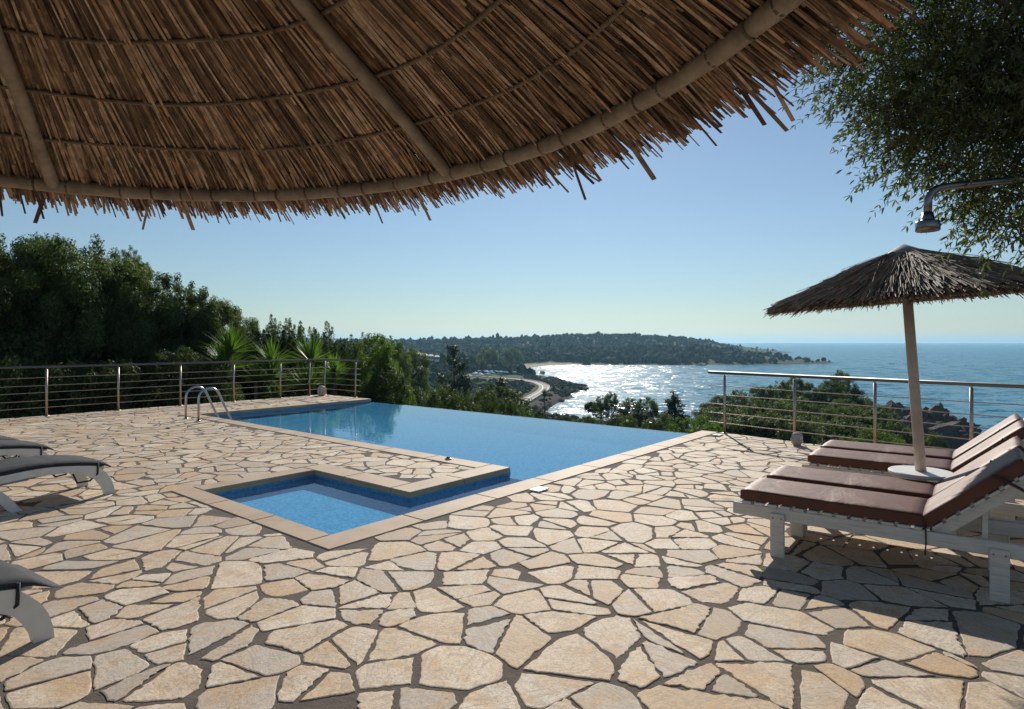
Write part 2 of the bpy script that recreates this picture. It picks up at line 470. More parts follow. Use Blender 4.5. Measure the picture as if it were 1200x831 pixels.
M['terrace_wall'] = simple("terrace_concrete", (.36, .31, .25), .9, 0, .15, 3)

# ---------------------------------------------------------------- pool frame (u along the right coping away from us, v towards the left)
O0 = np.array([-1.317, 4.41]); UA = np.array([.637, .771]); VA = np.array([-.7705, .638])
def W(u, v, z=0.0):
    p = O0 + UA * u + VA * v
    return Vector((p[0], p[1], z))
def at(px, d, z=None, py=None):
    """world point seen at photo pixel column px at depth d"""
    x = (px - 600) / 720 * d
    if z is None: z = EYE - (py - 400) / 720 * d
    return Vector((x, d, z))
UV_ROT = math.atan2(UA[1], UA[0])

# deck outline (convex): left railing line, sea-side line, right railing line
RA = np.array([3.46, 10.0]); RD = np.array([.620, -.7846])        # right railing through RA along RD
RN = np.array([.7846, .620])                                      # outward normal
HP = [(VA, VA @ O0 + 11.36), (UA, UA @ O0 + 7.44), (RN, RN @ RA + .10)]   # n.x <= d

# ---------------------------------------------------------------- crazy paving
def clip(poly, n, d):
    out = []
    k = len(poly)
    for i in range(k):
        a = poly[i]; b = poly[(i + 1) % k]
        da = a[0] * n[0] + a[1] * n[1] - d; db = b[0] * n[0] + b[1] * n[1] - d
        if da <= 0: out.append(a)
        if (da < 0 < db) or (db < 0 < da):
            s = da / (da - db); out.append((a[0] + (b[0] - a[0]) * s, a[1] + (b[1] - a[1]) * s))
    return out
def area(p):
    return .5 * sum(p[i][0] * p[(i + 1) % len(p)][1] - p[(i + 1) % len(p)][0] * p[i][1] for i in range(len(p)))
def centroid(p):
    return (sum(q[0] for q in p) / len(p), sum(q[1] for q in p) / len(p))

HOLES = [(0.0, 1.78, 0.0, 2.74), (0.0, 7.6, 0.0, 1.13), (2.77, 7.6, 0.0, 9.45)]

def build_paving():
    rng = np.random.default_rng(11); rnd = random.Random(5)
    # jittered grid seeds, with thinning so that sizes vary
    s = .292
    gx, gy = np.meshgrid(np.arange(-14, 9.5, s), np.arange(-1.6, 19.5, s))
    P = np.stack([gx.ravel(), gy.ravel()], 1) + rng.uniform(-.47, .47, (gx.size, 2)) * s
    P = P[rng.random(len(P)) > .16]
    keep = (np.abs(P[:, 0]) < 1.05 * np.maximum(P[:, 1], 0) + 3.2)
    for n, d in HP: keep &= (P @ n < d + .8)
    P = P[keep]
    uu = (P - O0) @ UA; vv = (P - O0) @ VA
    inside = (uu > 3.3) & (uu < 7.6) & (vv > .6) & (vv < 8.8)
    P = P[~inside]
    D2 = ((P[:, None, :] - P[None, :, :]) ** 2).sum(-1)
    NB = np.argsort(D2, axis=1)[:, 1:26]
    stones = []
    for i in range(len(P)):
        p = P[i]
        poly = [(p[0] - .8, p[1] - .8), (p[0] + .8, p[1] - .8), (p[0] + .8, p[1] + .8), (p[0] - .8, p[1] + .8)]
        for j in NB[i]:
            q = P[j]; n = q - p
            poly = clip(poly, n, n @ (p + q) / 2)
            if len(poly) < 3: break
        if len(poly) < 3: continue
        work = [poly]; done = []
        while work:
            g = work.pop()
            a = area(g)
            pr = .0 if a < .035 else (.36 if a < .085 else .66 if a < .15 else .95)
            if rnd.random() < pr:
                cx, cy = centroid(g)
                cx += rnd.uniform(-.06, .06); cy += rnd.uniform(-.06, .06)
                # chord mostly across the long axis
                pts = np.array(g) - np.array([cx, cy]); ev, evec = np.linalg.eigh(pts.T @ pts)
                ax = evec[:, 1]; ang = math.atan2(ax[1], ax[0]) + rnd.gauss(0, .55)
                n = (math.cos(ang), math.sin(ang)); d = n[0] * cx + n[1] * cy
                g1 = clip(g, n, d); g2 = clip(g, (-n[0], -n[1]), -d)
                if len(g1) > 2 and len(g2) > 2 and min(area(g1), area(g2)) > .007:
                    work += [g1, g2] if a > .15 else []
                    if a <= .15: done += [g1, g2]
                    continue
            done.append(g)
        stones += done
    V = []; F3 = []; F4 = []
    for g in stones:
        c0 = centroid(g)
        for n, d in HP: g = clip(g, n, d) if len(g) > 2 else g
        if len(g) < 3: continue
        c0 = centroid(g)
        u0 = (c0[0] - O0[0]) * UA[0] + (c0[1] - O0[1]) * UA[1]; v0 = (c0[0] - O0[0]) * VA[0] + (c0[1] - O0[1]) * VA[1]
        if any(a < u0 < b and c < v0 < e for a, b, c, e in HOLES): continue
        for a, b, c, e in HOLES:
            us = [((q[0] - O0[0]) * UA[0] + (q[1] - O0[1]) * UA[1], (q[0] - O0[0]) * VA[0] + (q[1] - O0[1]) * VA[1]) for q in g]
            if max(x[0] for x in us) <= a or min(x[0] for x in us) >= b or max(x[1] for x in us) <= c or min(x[1] for x in us) >= e: continue
            opts = [(a - u0, UA, UA @ O0 + a), (u0 - b, -UA, -(UA @ O0 + b)), (c - v0, VA, VA @ O0 + c), (v0 - e, -VA, -(VA @ O0 + e))]
            o = max(opts, key=lambda x: x[0]); g = clip(g, o[1], o[2])
            if len(g) < 3: break
        if len(g) < 3: continue
        # shrink every edge by its own joint width
        edges = []
        for i in range(len(g)):
            a = g[i]; b = g[(i + 1) % len(g)]; ex, ey = b[0] - a[0], b[1] - a[1]; l = math.hypot(ex, ey)
            if l < 1e-4: continue
            n = (ey / l, -ex / l); edges.append((n, n[0] * a[0] + n[1] * a[1], l))
        for n, d, l in edges:
            w = rnd.choice([.004, .006, .008, .010, .012, .018])
            g = clip(g, n, d - w)
            if len(g) < 3: break
        if len(g) < 3 or area(g) < .0025: continue
        # knock some corners off
        c0 = centroid(g)
        for q in list(g):
            if rnd.random() < .22:
                dx, dy = q[0] - c0[0], q[1] - c0[1]; l = math.hypot(dx, dy)
                ang = math.atan2(dy, dx) + rnd.gauss(0, .35); n = (math.cos(ang), math.sin(ang))
                cut = rnd.uniform(.76, .95)
                g2 = clip(g, n, n[0] * c0[0] + n[1] * c0[1] + (n[0] * dx + n[1] * dy) * cut)
                if len(g2) > 2: g = g2
        if len(g) < 3 or area(g) < .004: continue
        c0 = centroid(g)
        dist = math.hypot(c0[0], c0[1])
        step = .022 if dist < 5 else (.05 if dist < 9 else .12)
        ring = []
        rag = rnd.choice([.0015, .0028, .0048])
        for i in range(len(g)):
            a = g[i]; b = g[(i + 1) % len(g)]; ex, ey = b[0] - a[0], b[1] - a[1]; l = math.hypot(ex, ey)
            if l < .004: continue
            k = max(1, int(l / step)); n = (ey / l, -ex / l)
            for j in range(k):
                s = j / k; wob = rnd.gauss(0, rag) - (.003 if j == 0 else 0)
                x, y = a[0] + ex * s, a[1] + ey * s
                wob += .010 * mnoise.noise(Vector((x * 9, y * 9, 3.1))) + .004 * mnoise.noise(Vector((x * 30, y * 30, 7.1)))
                ring.append((x + n[0] * wob, y + n[1] * wob))
        k = len(ring)
        if k < 3: continue
        zc = rnd.uniform(-.001, .002); tx, ty = rnd.gauss(0, .0035), rnd.gauss(0, .0035)
        b0 = len(V)
        def top(x, y, dz=0): return zc + tx * (x - c0[0]) + ty * (y - c0[1]) + dz
        for (x, y) in ring: V.append((x, y, -.018))
        for (x, y) in ring: V.append((x, y, top(x, y, -.002)))
        for (x, y) in ring:
            dx, dy = c0[0] - x, c0[1] - y; l = math.hypot(dx, dy) + 1e-6; ins = min(.006, l * .2)
            V.append((x + dx / l * ins, y + dy / l * ins, top(x, y)))
        V.append((c0[0], c0[1], top(*c0)))
        for i in range(k):
            j = (i + 1) % k
            F4.append((b0 + i, b0 + j, b0 + k + j, b0 + k + i)); F4.append((b0 + k + i, b0 + k + j, b0 + 2 * k + j, b0 + 2 * k + i))
            F3.append((b0 + 2 * k + i, b0 + 2 * k + j, b0 + 3 * k))
    me = mesh_np("stone_paving", V, [np.array(F4), np.array(F3)], [M['stone']])
    o = link(bpy.data.objects.new("stone_paving", me)); tag(o, kind='structure')
    print("stones", len(V), len(F3))
build_paving()

# terrace body: mortar bed on top, side walls, with the pool left open
def rect_uv(mb, a, b, c, e, z): mb.add([W(a, c, z), W(b, c, z), W(b, e, z), W(a, e, z)], [(0, 1, 2, 3)])
def polyface(mb, pts, z): mb.add([(p[0], p[1], z) for p in pts], [tuple(range(len(pts)))])
mb = MB()
ZB = -.0045
def deck_clip(a, b, c, e):
    poly = [tuple(W(u, v)[:2]) for u, v in ((a, c), (b, c), (b, e), (a, e))]
    for n, d in HP:
        poly = clip(poly, n, d)
    return poly
for r in ((-16, 0.02, -14, 12), (0.02, 12, -14, 0.02), (0.02, 1.70, 2.70, 12), (1.70, 2.80, 1.10, 12), (2.80, 7.6, 9.40, 12)):
    pl = deck_clip(*r)
    if len(pl) > 2: polyface(mb, pl, ZB)
o = mb.build("terrace_bed", M['mortar']); tag(o, kind='structure')
# retaining walls round the terrace edge
mb = MB()
corner_l = W(7.44, 11.36); far_l = W(-16, 11.36)
ec = W(7.44, 9.0)
def wallseg(p, q, th=.25, z0=-4.5, z1=-.020):
    p = Vector(p); q = Vector(q); d = (q - p); l = d.length; ang = math.atan2(d.y, d.x)
    n = Vector((-d.y, d.x, 0)).normalized()
    mid = (p + q) / 2 + n * (th / 2); mb.box((mid.x, mid.y, (z0 + z1) / 2), (l, th, z1 - z0), Matrix.Rotation(ang, 3, 'Z'))
wallseg(corner_l.xy.to_3d(), far_l.xy.to_3d()) if False else None
p1 = corner_l; p2 = far_l
wallseg(p1, p2)
wallseg(W(7.44, 9.3), W(7.44, 11.10))
rs = Vector((RA[0] + RN[0] * .10, RA[1] + RN[1] * .10, 0)); rd3 = Vector((RD[0], RD[1], 0))
wallseg(rs + rd3 * 14, rs - rd3 * .2)
o = mb.build("terrace_wall", M['terrace_wall']); tag(o, kind='structure')

# ---------------------------------------------------------------- swimming pool
pool = thing("swimming_pool", "blue tiled infinity pool with small square splash pool and tan stone coping", "swimming pool", W(3.0, 3.0))
inv_pool = Matrix.Translation(-Vector(pool.location))
def pbuild(mb, name, mat):
    mb.v = [tuple(inv_pool @ Vector(p)) for p in mb.v]
    return mb.build(name, mat, pool)
mb = MB()
Rz = Matrix.Rotation(UV_ROT, 3, 'Z')
def coping_run(a, b, c, e, along):
    L = (b - a) if along == 'u' else (e - c)
    n = max(1, round(L / 0.95)); g = .0025
    for i in range(n):
        if along == 'u':
            a0, a1 = a + (b - a) * i / n, a + (b - a) * (i + 1) / n; c0, c1 = c, e
        else:
            a0, a1 = a, b; c0, c1 = c + (e - c) * i / n, c + (e - c) * (i + 1) / n
        ctr = W((a0 + a1) / 2, (c0 + c1) / 2, -.0285)
        mb.box(ctr, (a1 - a0 - g, c1 - c0 - g, .066), Rz, .008)
coping_run(0, 7.42, 0, .29, 'u')
coping_run(0, .22, .29, 2.74, 'v')
coping_run(.22, 1.48, 2.50, 2.74, 'u')
coping_run(1.48, 1.78, 1.13, 2.74, 'v')
coping_run(1.48, 3.05, .83, 1.13, 'u')
coping_run(2.77, 3.05, 1.13, 9.45, 'v')
coping_run(3.05, 7.42, 9.17, 9.45, 'u')
pbuild(mb, "coping", M['coping'])
mb = MB()
def basin(a, b, c, e, zf, walls):
    rect_uv(mb, a, b, c, e, zf)
    for w in walls:  # (u,v) - (u,v), top
        (u0, v0), (u1, v1), zt = w
        mb.add([W(u0, v0, zf), W(u1, v1, zf), W(u1, v1, zt), W(u0, v0, zt)], [(0, 1, 2, 3)])
ZT = -.062
J, K, D_ = -.16, -.19, -.18
basin(.20, 1.50, .27, 2.52, J, [((.20, .27), (.20, 2.52), ZT), ((.20, 2.52), (1.50, 2.52), ZT), ((1.50, 2.52), (1.50, .81), ZT), ((.20, .27), (1.50, .27), ZT)])
basin(1.50, 2.98, .27, .85, K, [((1.50, .85), (3.07, .85), ZT), ((1.50, .27), (2.98, .27), ZT), ((1.50, .27), (1.50, .85), J)])
basin(3.10, 7.36, .27, 9.19, D_, [((3.07, .85), (3.07, 9.19), ZT), ((3.07, 9.19), (7.36, 9.19), ZT), ((3.10, .27), (7.36, .27), ZT)])
mb.add([W(6.3, .27, D_ + .002), W(7.37, .27, -.0885), W(7.37, 9.19, -.0885), W(6.3, 9.19, D_ + .002)], [(0, 1, 2, 3)])
# sunken sill between channel and main pool
mb.box(W(3.04, .56, -.16), (.12, .58, .11), Rz)
# weir wall at the infinity edge
mb.box(W(7.42, 4.73, -1.3), (.12, 8.92, 2.42), Rz)
pbuild(mb, "basin", M['mosaic'])
mb = MB()
ZW = -.076
for r in ((.205, 1.50, .275, 2.515), (1.50, 3.06, .275, .845), (3.06, 7.475, .275, 9.185)):
    rect_uv(mb, *r, ZW)
mb.add([W(7.475, .275, ZW), W(7.475, 9.185, ZW), W(7.478, 9.185, -.6), W(7.478, .275, -.6)], [(0, 1, 2, 3)])
pbuild(mb, "water_surface", M['pool_water'])

# pool ladder
lad = thing("pool_ladder", "curved stainless steel ladder rails rising from the far corner of the pool", "pool ladder", W(2.6, 8.32))
def ladder_rail(v):
    pts = []
    pts += [W(2.57, v, 0.0), W(2.57, v, .40)]
    for i in range(1, 9):
        a = math.pi - i / 8 * (math.pi * .82)
        pts.append(W(2.77 + .20 * math.cos(a), v, .42 + .19 * math.sin(a)))
    pts += [W(3.20, v, -.05), W(3.25, v, -.36)]
    m_ = MB().tube(pts, .021, 10)
    m_.lathe([(.02, 0), (.045, .004), (.045, .012), (.022, .016)], W(2.57, v, .003), 14)
    m_.v = [tuple(Vector(p) - Vector(lad.location)) for p in m_.v]
    m_.build("handrail", M['chrome'], lad)
ladder_rail(8.05); ladder_rail(8.60)
m_ = MB(); m_.box(W(3.25, 8.32, -.22) - Vector(lad.location), (.09, .5, .025), Rz, .006); m_.build("step", M['chrome'], lad)

# ---------------------------------------------------------------- railings
def railing(name, label, pts, posts, ext0, ext1, base_z=0.0):
    root = thing(name, label, "railing", pts[0])
    loc = Vector(root.location)
    P = [Vector(p) for p in pts]
    def shift(m): m.v = [tuple(Vector(q) - loc) for q in m.v]; return m
    path = [P[0] + (P[0] - P[1]).normalized() * ext0] + P[1:-1] + [P[-1] + (P[-1] - P[-2]).normalized() * ext1]
    shift(MB().tube([p + Vector((0, 0, .985)) for p in path], .024, 12)).build("top_rail", M['steel'], root)
    for h in (.17, .32, .47, .62, .77):
        lp = []
        for i in range(len(path) - 1):
            a, b = path[i], path[i + 1]; k = max(2, int((b - a).length / .3))
            for j in range(k + (1 if i == len(path) - 2 else 0)):
                s = j / k
                lp.append(a + (b - a) * s + Vector((0, 0, h + .006 * math.sin(s * 9 + h * 20))))
        shift(MB().tube(lp, .0065, 6)).build("rod", M['steel_warm'], root)
    for q in posts:
        m = MB(); q = Vector(q)
        m.tube([q, q + Vector((0, 0, .94))], .021, 12)
        m.tube([q + Vector((0, 0, .94)), q + Vector((0, 0, .965))], .010, 8)
        m.lathe([(.02, 0), (.05, .0), (.05, .008), (.022, .012)], q + Vector((0, 0, .002)), 14)
        shift(m).build("post", M['steel_warm'], root)
    return root
lu = [-4.1, -2.83, -1.56, -.29, .985, 2.26, 3.54, 4.80, 6.05, 6.92]
railing("metal_railing", "stainless steel railing in front of the dense trees at left, turning at a corner", [W(-5, 11.24), W(7.40, 11.24), W(7.40, 9.82)],
        [W(u, 11.24) for u in lu] + [W(7.40, 11.24), W(7.40, 9.82)], .2, .22)
rr = lambda s: Vector((RA[0] + RD[0] * s, RA[1] + RD[1] * s, 0))
railing("metal_railing", "stainless steel railing facing the open sea behind the brown loungers", [rr(0), rr(9.0)],
        [rr(s) for s in (0, 1.16, 2.26, 3.33, 4.43, 5.53, 6.63, 7.73, 8.83)], .30, .3)

def rock_mesh(name, r, seed, sub=3, amp=.25, squash=(1, 1, .8), freq=1.6):
    import bmesh
    bm = bmesh.new(); bmesh.ops.create_icosphere(bm, subdivisions=sub, radius=1)
    for v in bm.verts:
        n = mnoise.fractal(v.co * freq + Vector((seed * 3.7, 1.3, seed)), .8, 2.1, 6)
        n2 = abs(mnoise.noise(v.co * freq * 1.7 + Vector((seed, 9, 2))))
        v.co = v.co * (1 + amp * n - amp * .6 * n2)
        v.co = Vector((v.co.x * squash[0] * r, v.co.y * squash[1] * r, v.co.z * squash[2] * r))
    me = bpy.data.meshes.new(name); bm.to_mesh(me); bm.free()
    return me
for (px, d, r, lab, sd) in ((934, 8.86, .095, "pale rock at the foot of a right railing post near the loungers", 1), (377, 17.0, .14, "pale rock at the corner post of the left railing", 2)):
    me = rock_mesh("pale_rock", r, sd, 3, .22, (.9, .8, 1.15)); me.materials.append(M['pale_rock'])
    o = link(bpy.data.objects.new("pale_rock", me)); o.location = at(px, d, r * .95); tag(o, lab, "rock")
# small fittings
def fitting(u, v, lab):
    r = thing("skimmer_lid", lab, "pool fitting", W(u, v, .006), UV_ROT)
    MB().box((0, 0, .006), (.17, .13, .014), None, .004).build("lid", M['white_plastic'], r)
    MB().box((0, 0, .015), (.05, .015, .006), None, .002).build("handle", M['white_plastic'], r)
fitting(2.37, -.10, "white plastic skimmer lid set in paving beside the channel coping")
fitting(7.05, -.12, "white plastic skimmer lid at the seaward end of the right coping")
fl = thing("coping_light", "small round dark light fitting on the peninsula coping", "light fitting", W(2.92, 1.75, .005))
MB().lathe([(.0, .0), (.045, .0), (.045, .012), (.03, .018), (.0, .018)], (0, 0, 0), 16).build("ring", M['chrome'], fl)
MB().lathe([(.028, .018), (.022, .032), (0, .036)], (0, 0, 0), 16).build("dome", M['black_strap'], fl)

# ---------------------------------------------------------------- reeds / thatched umbrellas
def reeds(A, Bm, C, w0, w1, up, sides=3):
    """A,B,C (n,3) start, middle, end; three-sided prisms, one island each"""
    n = len(A); up = np.broadcast_to(up, A.shape)
    V = np.zeros((n, 9, 3))
    for k, (P, w, d) in enumerate(((A, w0, Bm - A), (Bm, w0, C - A), (C, w1, C - Bm))):
        d = d / (np.linalg.norm(d, axis=1, keepdims=True) + 1e-9)
        s = np.cross(d, up); s /= np.linalg.norm(s, axis=1, keepdims=True) + 1e-9
        q = np.cross(s, d)
        w = np.asarray(w).reshape(-1, 1)
        V[:, k * 3 + 0] = P + s * w * .5 - q * w * .25; V[:, k * 3 + 1] = P - s * w * .5 - q * w * .25; V[:, k * 3 + 2] = P + q * w * .4
    base = (np.arange(n) * 9)[:, None]
    F = []
    for k in range(2):
        for j in range(3):
            F.append(base + np.array([k * 3 + j, k * 3 + (j + 1) % 3, k * 3 + 3 + (j + 1) % 3, k * 3 + 3 + j]))
    F = np.concatenate(F)
    T = np.concatenate([base + np.array([0, 2, 1]), base + np.array([6, 7, 8])])
    return V.reshape(-1, 3), [F, T]

class Cone:
    def __init__(s, apex, H, R, tilt):
        n = Vector((tilt[0], tilt[1], 1)).normalized()
        e = Vector((0, 1, 0)).cross(n).normalized(); f = n.cross(e)
        s.apex = np.array(apex); s.n = np.array(n); s.e = np.array(e); s.f = np.array(f); s.H = H; s.R = R
    def p(s, r, t, off=0.0):
        """r, t arrays; off above the cone surface"""
        r = np.asarray(r, float); t = np.asarray(t, float)
        rad = np.cos(t)[..., None] * s.e + np.sin(t)[..., None] * s.f
        off = np.asarray(off, float)
        return s.apex + rad * r[..., None] - s.n * (s.H * r / s.R)[..., None] + s.n * (off[..., None] if off.ndim else off)

def thatch_layer(cone, n, r0, r1, jit_t, w, off0, off1, seed, curl=0.0, fr=None):
    rng = np.random.default_rng(seed)
    # even spread around, start radius spread so that density stays up towards the rim
    t = rng.uniform(0, 2 * math.pi, n)
    ra = rng.uniform(r0[0], r0[1], n); rb = rng.uniform(r1[0], r1[1], n)
    if fr is not None: rb = np.where(rb > cone.R, cone.R + (rb - cone.R) * fr(t), rb)
    dt = rng.normal(0, jit_t, n) / np.maximum(ra + .3, .3)
    ta, tb = t, t + dt
    o0 = rng.uniform(*off0, n); o1 = rng.uniform(*off1, n)
    A = cone.p(ra, ta, o0); C = cone.p(rb, tb, o1)
    Bm = (A + C) / 2 + rng.normal(0, .006, (n, 3)) + cone.n * rng.normal(0, .004, n)[:, None]
    C = C + rng.normal(0, .012, (n, 3)) - cone.n * (curl * rng.random(n))[:, None]
    ww = rng.uniform(w[0], w[1], n)
    return reeds(A, Bm, C, ww, ww * rng.uniform(.5, 1.0, n), cone.n)

def cat(parts):
    Vs = []; F4 = []; F3 = []; b = 0
    for V, (F, T) in parts:
        Vs.append(V); F4.append(F + b); F3.append(T + b); b += len(V)
    return np.concatenate(Vs), [np.concatenate(F4), np.concatenate(F3)]

# the big umbrella the picture is taken under
u_apex = Vector((-.915, .714, EYE + 1.184))
bigc = Cone(u_apex, 1.458 * .386, 1.458, (-.013, .081))
bigt = Cone(u_apex + Vector(bigc.n) * .024, 1.458 * .386, 1.458, (-.013, .081))     # thatch lies on top of ribs and rim
base_pt = u_apex - Vector(bigc.n) * (u_apex.z / bigc.n[2])
big = thing("thatched_umbrella", "large thatched reed umbrella overhead with bamboo ribs, seen from below", "beach umbrella", base_pt)
def lb(m):
    l = Vector(big.location); m.v = [tuple(Vector(p) - l) for p in m.v]; return m
def lnp(V, root): return V - np.array(root.location)
def fringe(t): return .60 + .24 * np.exp(-((np.angle(np.exp(1j * (t - .25)))) / .6) ** 2)
parts = [thatch_layer(bigt, 2800, (.03, .25), (.75, 1.15), .022, (.005, .011), (.000, .008), (.000, .010), 1),
         thatch_layer(bigt, 5200, (.45, .85), (1.25, 1.52), .022, (.004, .010), (.000, .010), (.000, .012), 2),
         thatch_layer(bigt, 5200, (.80, 1.15), (1.51, 1.66), .022, (.004, .010), (.000, .012), (.002, .018), 3, .03, fringe),
         thatch_layer(bigt, 4600, (.85, 1.2), (1.55, 1.70), .026, (.004, .011), (.010, .022), (.004, .030), 4, .04, fringe),
         thatch_layer(bigt, 60, (1.15, 1.35), (1.66, 1.77), .10, (.007, .018), (.006, .02), (.0, .03), 6, .10, fringe),
         thatch_layer(bigt, 1500, (.2, .9), (1.35, 1.6), .05, (.008, .018), (.022, .04), (.022, .045), 5)]
V, F = cat(parts)
o = link(bpy.data.objects.new("thatch", mesh_np("thatch", lnp(V, big), F, [M['reed_under']])), big)
mb = MB()
ts = np.linspace(0, 2 * math.pi, 65)[:-1]
rings = []
for r in (.02, .5, 1.0, 1.40): rings.append(bigt.p(np.full(64, r), ts, np.full(64, .016)))
vv = np.concatenate(rings); ff = []
for k in range(3):
    for j in range(64): ff.append((k * 64 + j, k * 64 + (j + 1) % 64, k * 64 + 64 + (j + 1) % 64, k * 64 + 64 + j))
mb.add(vv, ff, True); lb(mb).build("thatch_backing", M['dark_backing'], big)  # solid dark cone added within the thatch to keep the sun out
# bamboo rim with nodes
def ring_tube(cone, r, off, rad, n=160, nodes=0, rnd=None, wob=0.0, t0=0, t1=2 * math.pi):
    m = MB(); ts = np.linspace(t0, t1, n + 1)
    pts = cone.p(np.full(n + 1, r) + wob * np.sin(ts * 9 + r * 11), ts, np.full(n + 1, off))
    rr_ = [rad * (1 + .05 * math.sin(i * 1.7)) for i in range(n + 1)]
    m.tube(pts, rr_, 10, False)
    if nodes:
        m.cur = 1
        for k in range(nodes):
            tt = 2 * math.pi * (k + rnd.uniform(-.25, .25)) / nodes
            a, b, c_ = cone.p(np.full(3, r), np.array([tt - .0022, tt, tt + .0022]), np.full(3, off))
            m.tube([a, b, c_], rad * 1.04, 12, False)
        m.cur = 0
    return m
rnd = random.Random(3)
lb(ring_tube(bigc, 1.458, .0, .0225, 180, 84, rnd)).build("rim_hoop", [M['bamboo'], M['bamboo_node']], big)
for r in (1.273, 1.098, .911, .70, .45):
    lb(ring_tube(bigt, r, -.010, .0058, 140, 0, None, .004)).build("hoop", M['twine'], big)
for k in range(7):
    tt = 1.063 + .92 * (k - 0) if k < 2 else 1.063 + .92 + (2 * math.pi - .92) / 6 * (k - 1)
    rr0 = np.linspace(.06, 1.44, 14)
    pts = bigc.p(rr0, np.full(14, tt), np.full(14, -.004)) + np.array([[0, 0, .003 * math.sin(i * 1.3 + k)] for i in range(14)])
    m = MB(); m.tube(pts, [.0190 + .0012 * math.sin(i * 2.1) for i in range(14)], 10)
    lb(m).build("rib", [M['bamboo'], M['bamboo_node']], big)
m = MB(); n3 = Vector(bigc.n)
m.tube([base_pt, u_apex + n3 * .06], .04, 16); lb(m).build("pole", M['pole_wood'], big)
m = MB(); Mt = Vector((0, 0, 1)).rotation_difference(n3).to_matrix()
m.lathe([(0, .10), (.06, .085), (.16, .03), (.16, .02), (.0, .02)], u_apex + n3 * .02, 20, True, Mt); lb(m).build("cap", M['pole_wood'], big)

# the umbrella between the brown loungers
f_apex = Vector((3.105, 4.87, 2.215))
tl = (-.078, -.0)
farc = Cone(f_apex, 1.03 * .37, 1.03, tl)
fb = f_apex - Vector(farc.n) * (f_apex.z / farc.n[2])
far = thing("thatched_umbrella", "smaller weathered thatched umbrella on a leaning pole between the brown loungers", "beach umbrella", fb)
def lf(m):
    l = Vector(far.location); m.v = [tuple(Vector(p) - l) for p in m.v]; return m
top_parts = [thatch_layer(farc, 1500, (.04, .2), (.45, .80), .04, (.006, .012), (.004, .02), (.000, .03), 21, .01),
             thatch_layer(farc, 2600, (.15, .6), (.75, 1.02), .04, (.006, .012), (.002, .02), (.000, .02), 22, .008),
             thatch_layer(farc, 700, (.05, .4), (.35, .8), .09, (.004, .009), (.018, .04), (.01, .06), 23, .02)]
V, F = cat(top_parts)
link(bpy.data.objects.new("thatch", mesh_np("thatch", lnp(V, far), F, [M['reed_grey']])), far)
und = [thatch_layer(farc, 2200, (.3, .7), (.96, 1.03), .03, (.006, .012), (-.022, -.006), (-.016, .004), 24, .02),
       thatch_layer(farc, 900, (.7, .9), (.98, 1.06), .05, (.005, .010), (-.02, .0), (-.02, .01), 25, .04),
       thatch_layer(farc, 1100, (.03, .2), (.5, .7), .03, (.006, .012), (-.02, -.006), (-.02, -.006), 26)]
V, F = cat(und)
link(bpy.data.objects.new("thatch_fringe", mesh_np("thatch_fringe", lnp(V, far), F, [M['reed_under']])), far)
mb = MB(); rings = []
for r in (.02, .5, .97): rings.append(farc.p(np.full(48, r), np.linspace(0, 2 * math.pi, 49)[:-1], np.full(48, -.002)))
vv = np.concatenate(rings); ff = []
for k in range(2):
    for j in range(48): ff.append((k * 48 + j, k * 48 + (j + 1) % 48, k * 48 + 48 + (j + 1) % 48, k * 48 + 48 + j))
mb.add(vv, ff, True); lf(mb).build("thatch_backing", M['dark_backing'], far)  # added opaque cone here too, closing the reed gaps against sunlight
lf(ring_tube(farc, .96, -.035, .012, 96)).build("rim_hoop", M['bamboo'], far)
for k in range(8):
    tt = .3 + k * math.pi / 4; rr0 = np.linspace(.05, .97, 8)
    m = MB(); m.tube(farc.p(rr0, np.full(8, tt), np.full(8, -.035)), .012, 8); lf(m).build("rib", M['bamboo'], far)
n3 = Vector(farc.n); Mt = Vector((0, 0, 1)).rotation_difference(n3).to_matrix()
m = MB(); m.tube([fb, f_apex - n3 * .02], [.040, .035], 18); lf(m).build("pole", M['pole_wood'], far)
m = MB(); m.lathe([(0, .052), (.02, .05), (.105, .004), (.15, -.035), (.15, -.045), (0, -.02)], f_apex, 24, True, Mt); lf(m).build("cap", M['zinc'], far)
m = MB(); tc = fb + n3 * .46
m.lathe([(.035, -.014), (.218, -.014), (.224, -.008), (.224, .008), (.218, .014), (.035, .014)], tc, 36, False, Matrix.Identity(3)); lf(m).build("tabletop", M['white_plastic'], far)
m = MB(); m.lathe([(0, .06), (.045, .06), (.05, .055), (.19, .05), (.2, .04), (.2, 0), (0, 0)], fb, 28); lf(m).build("base", M['concrete'], far)

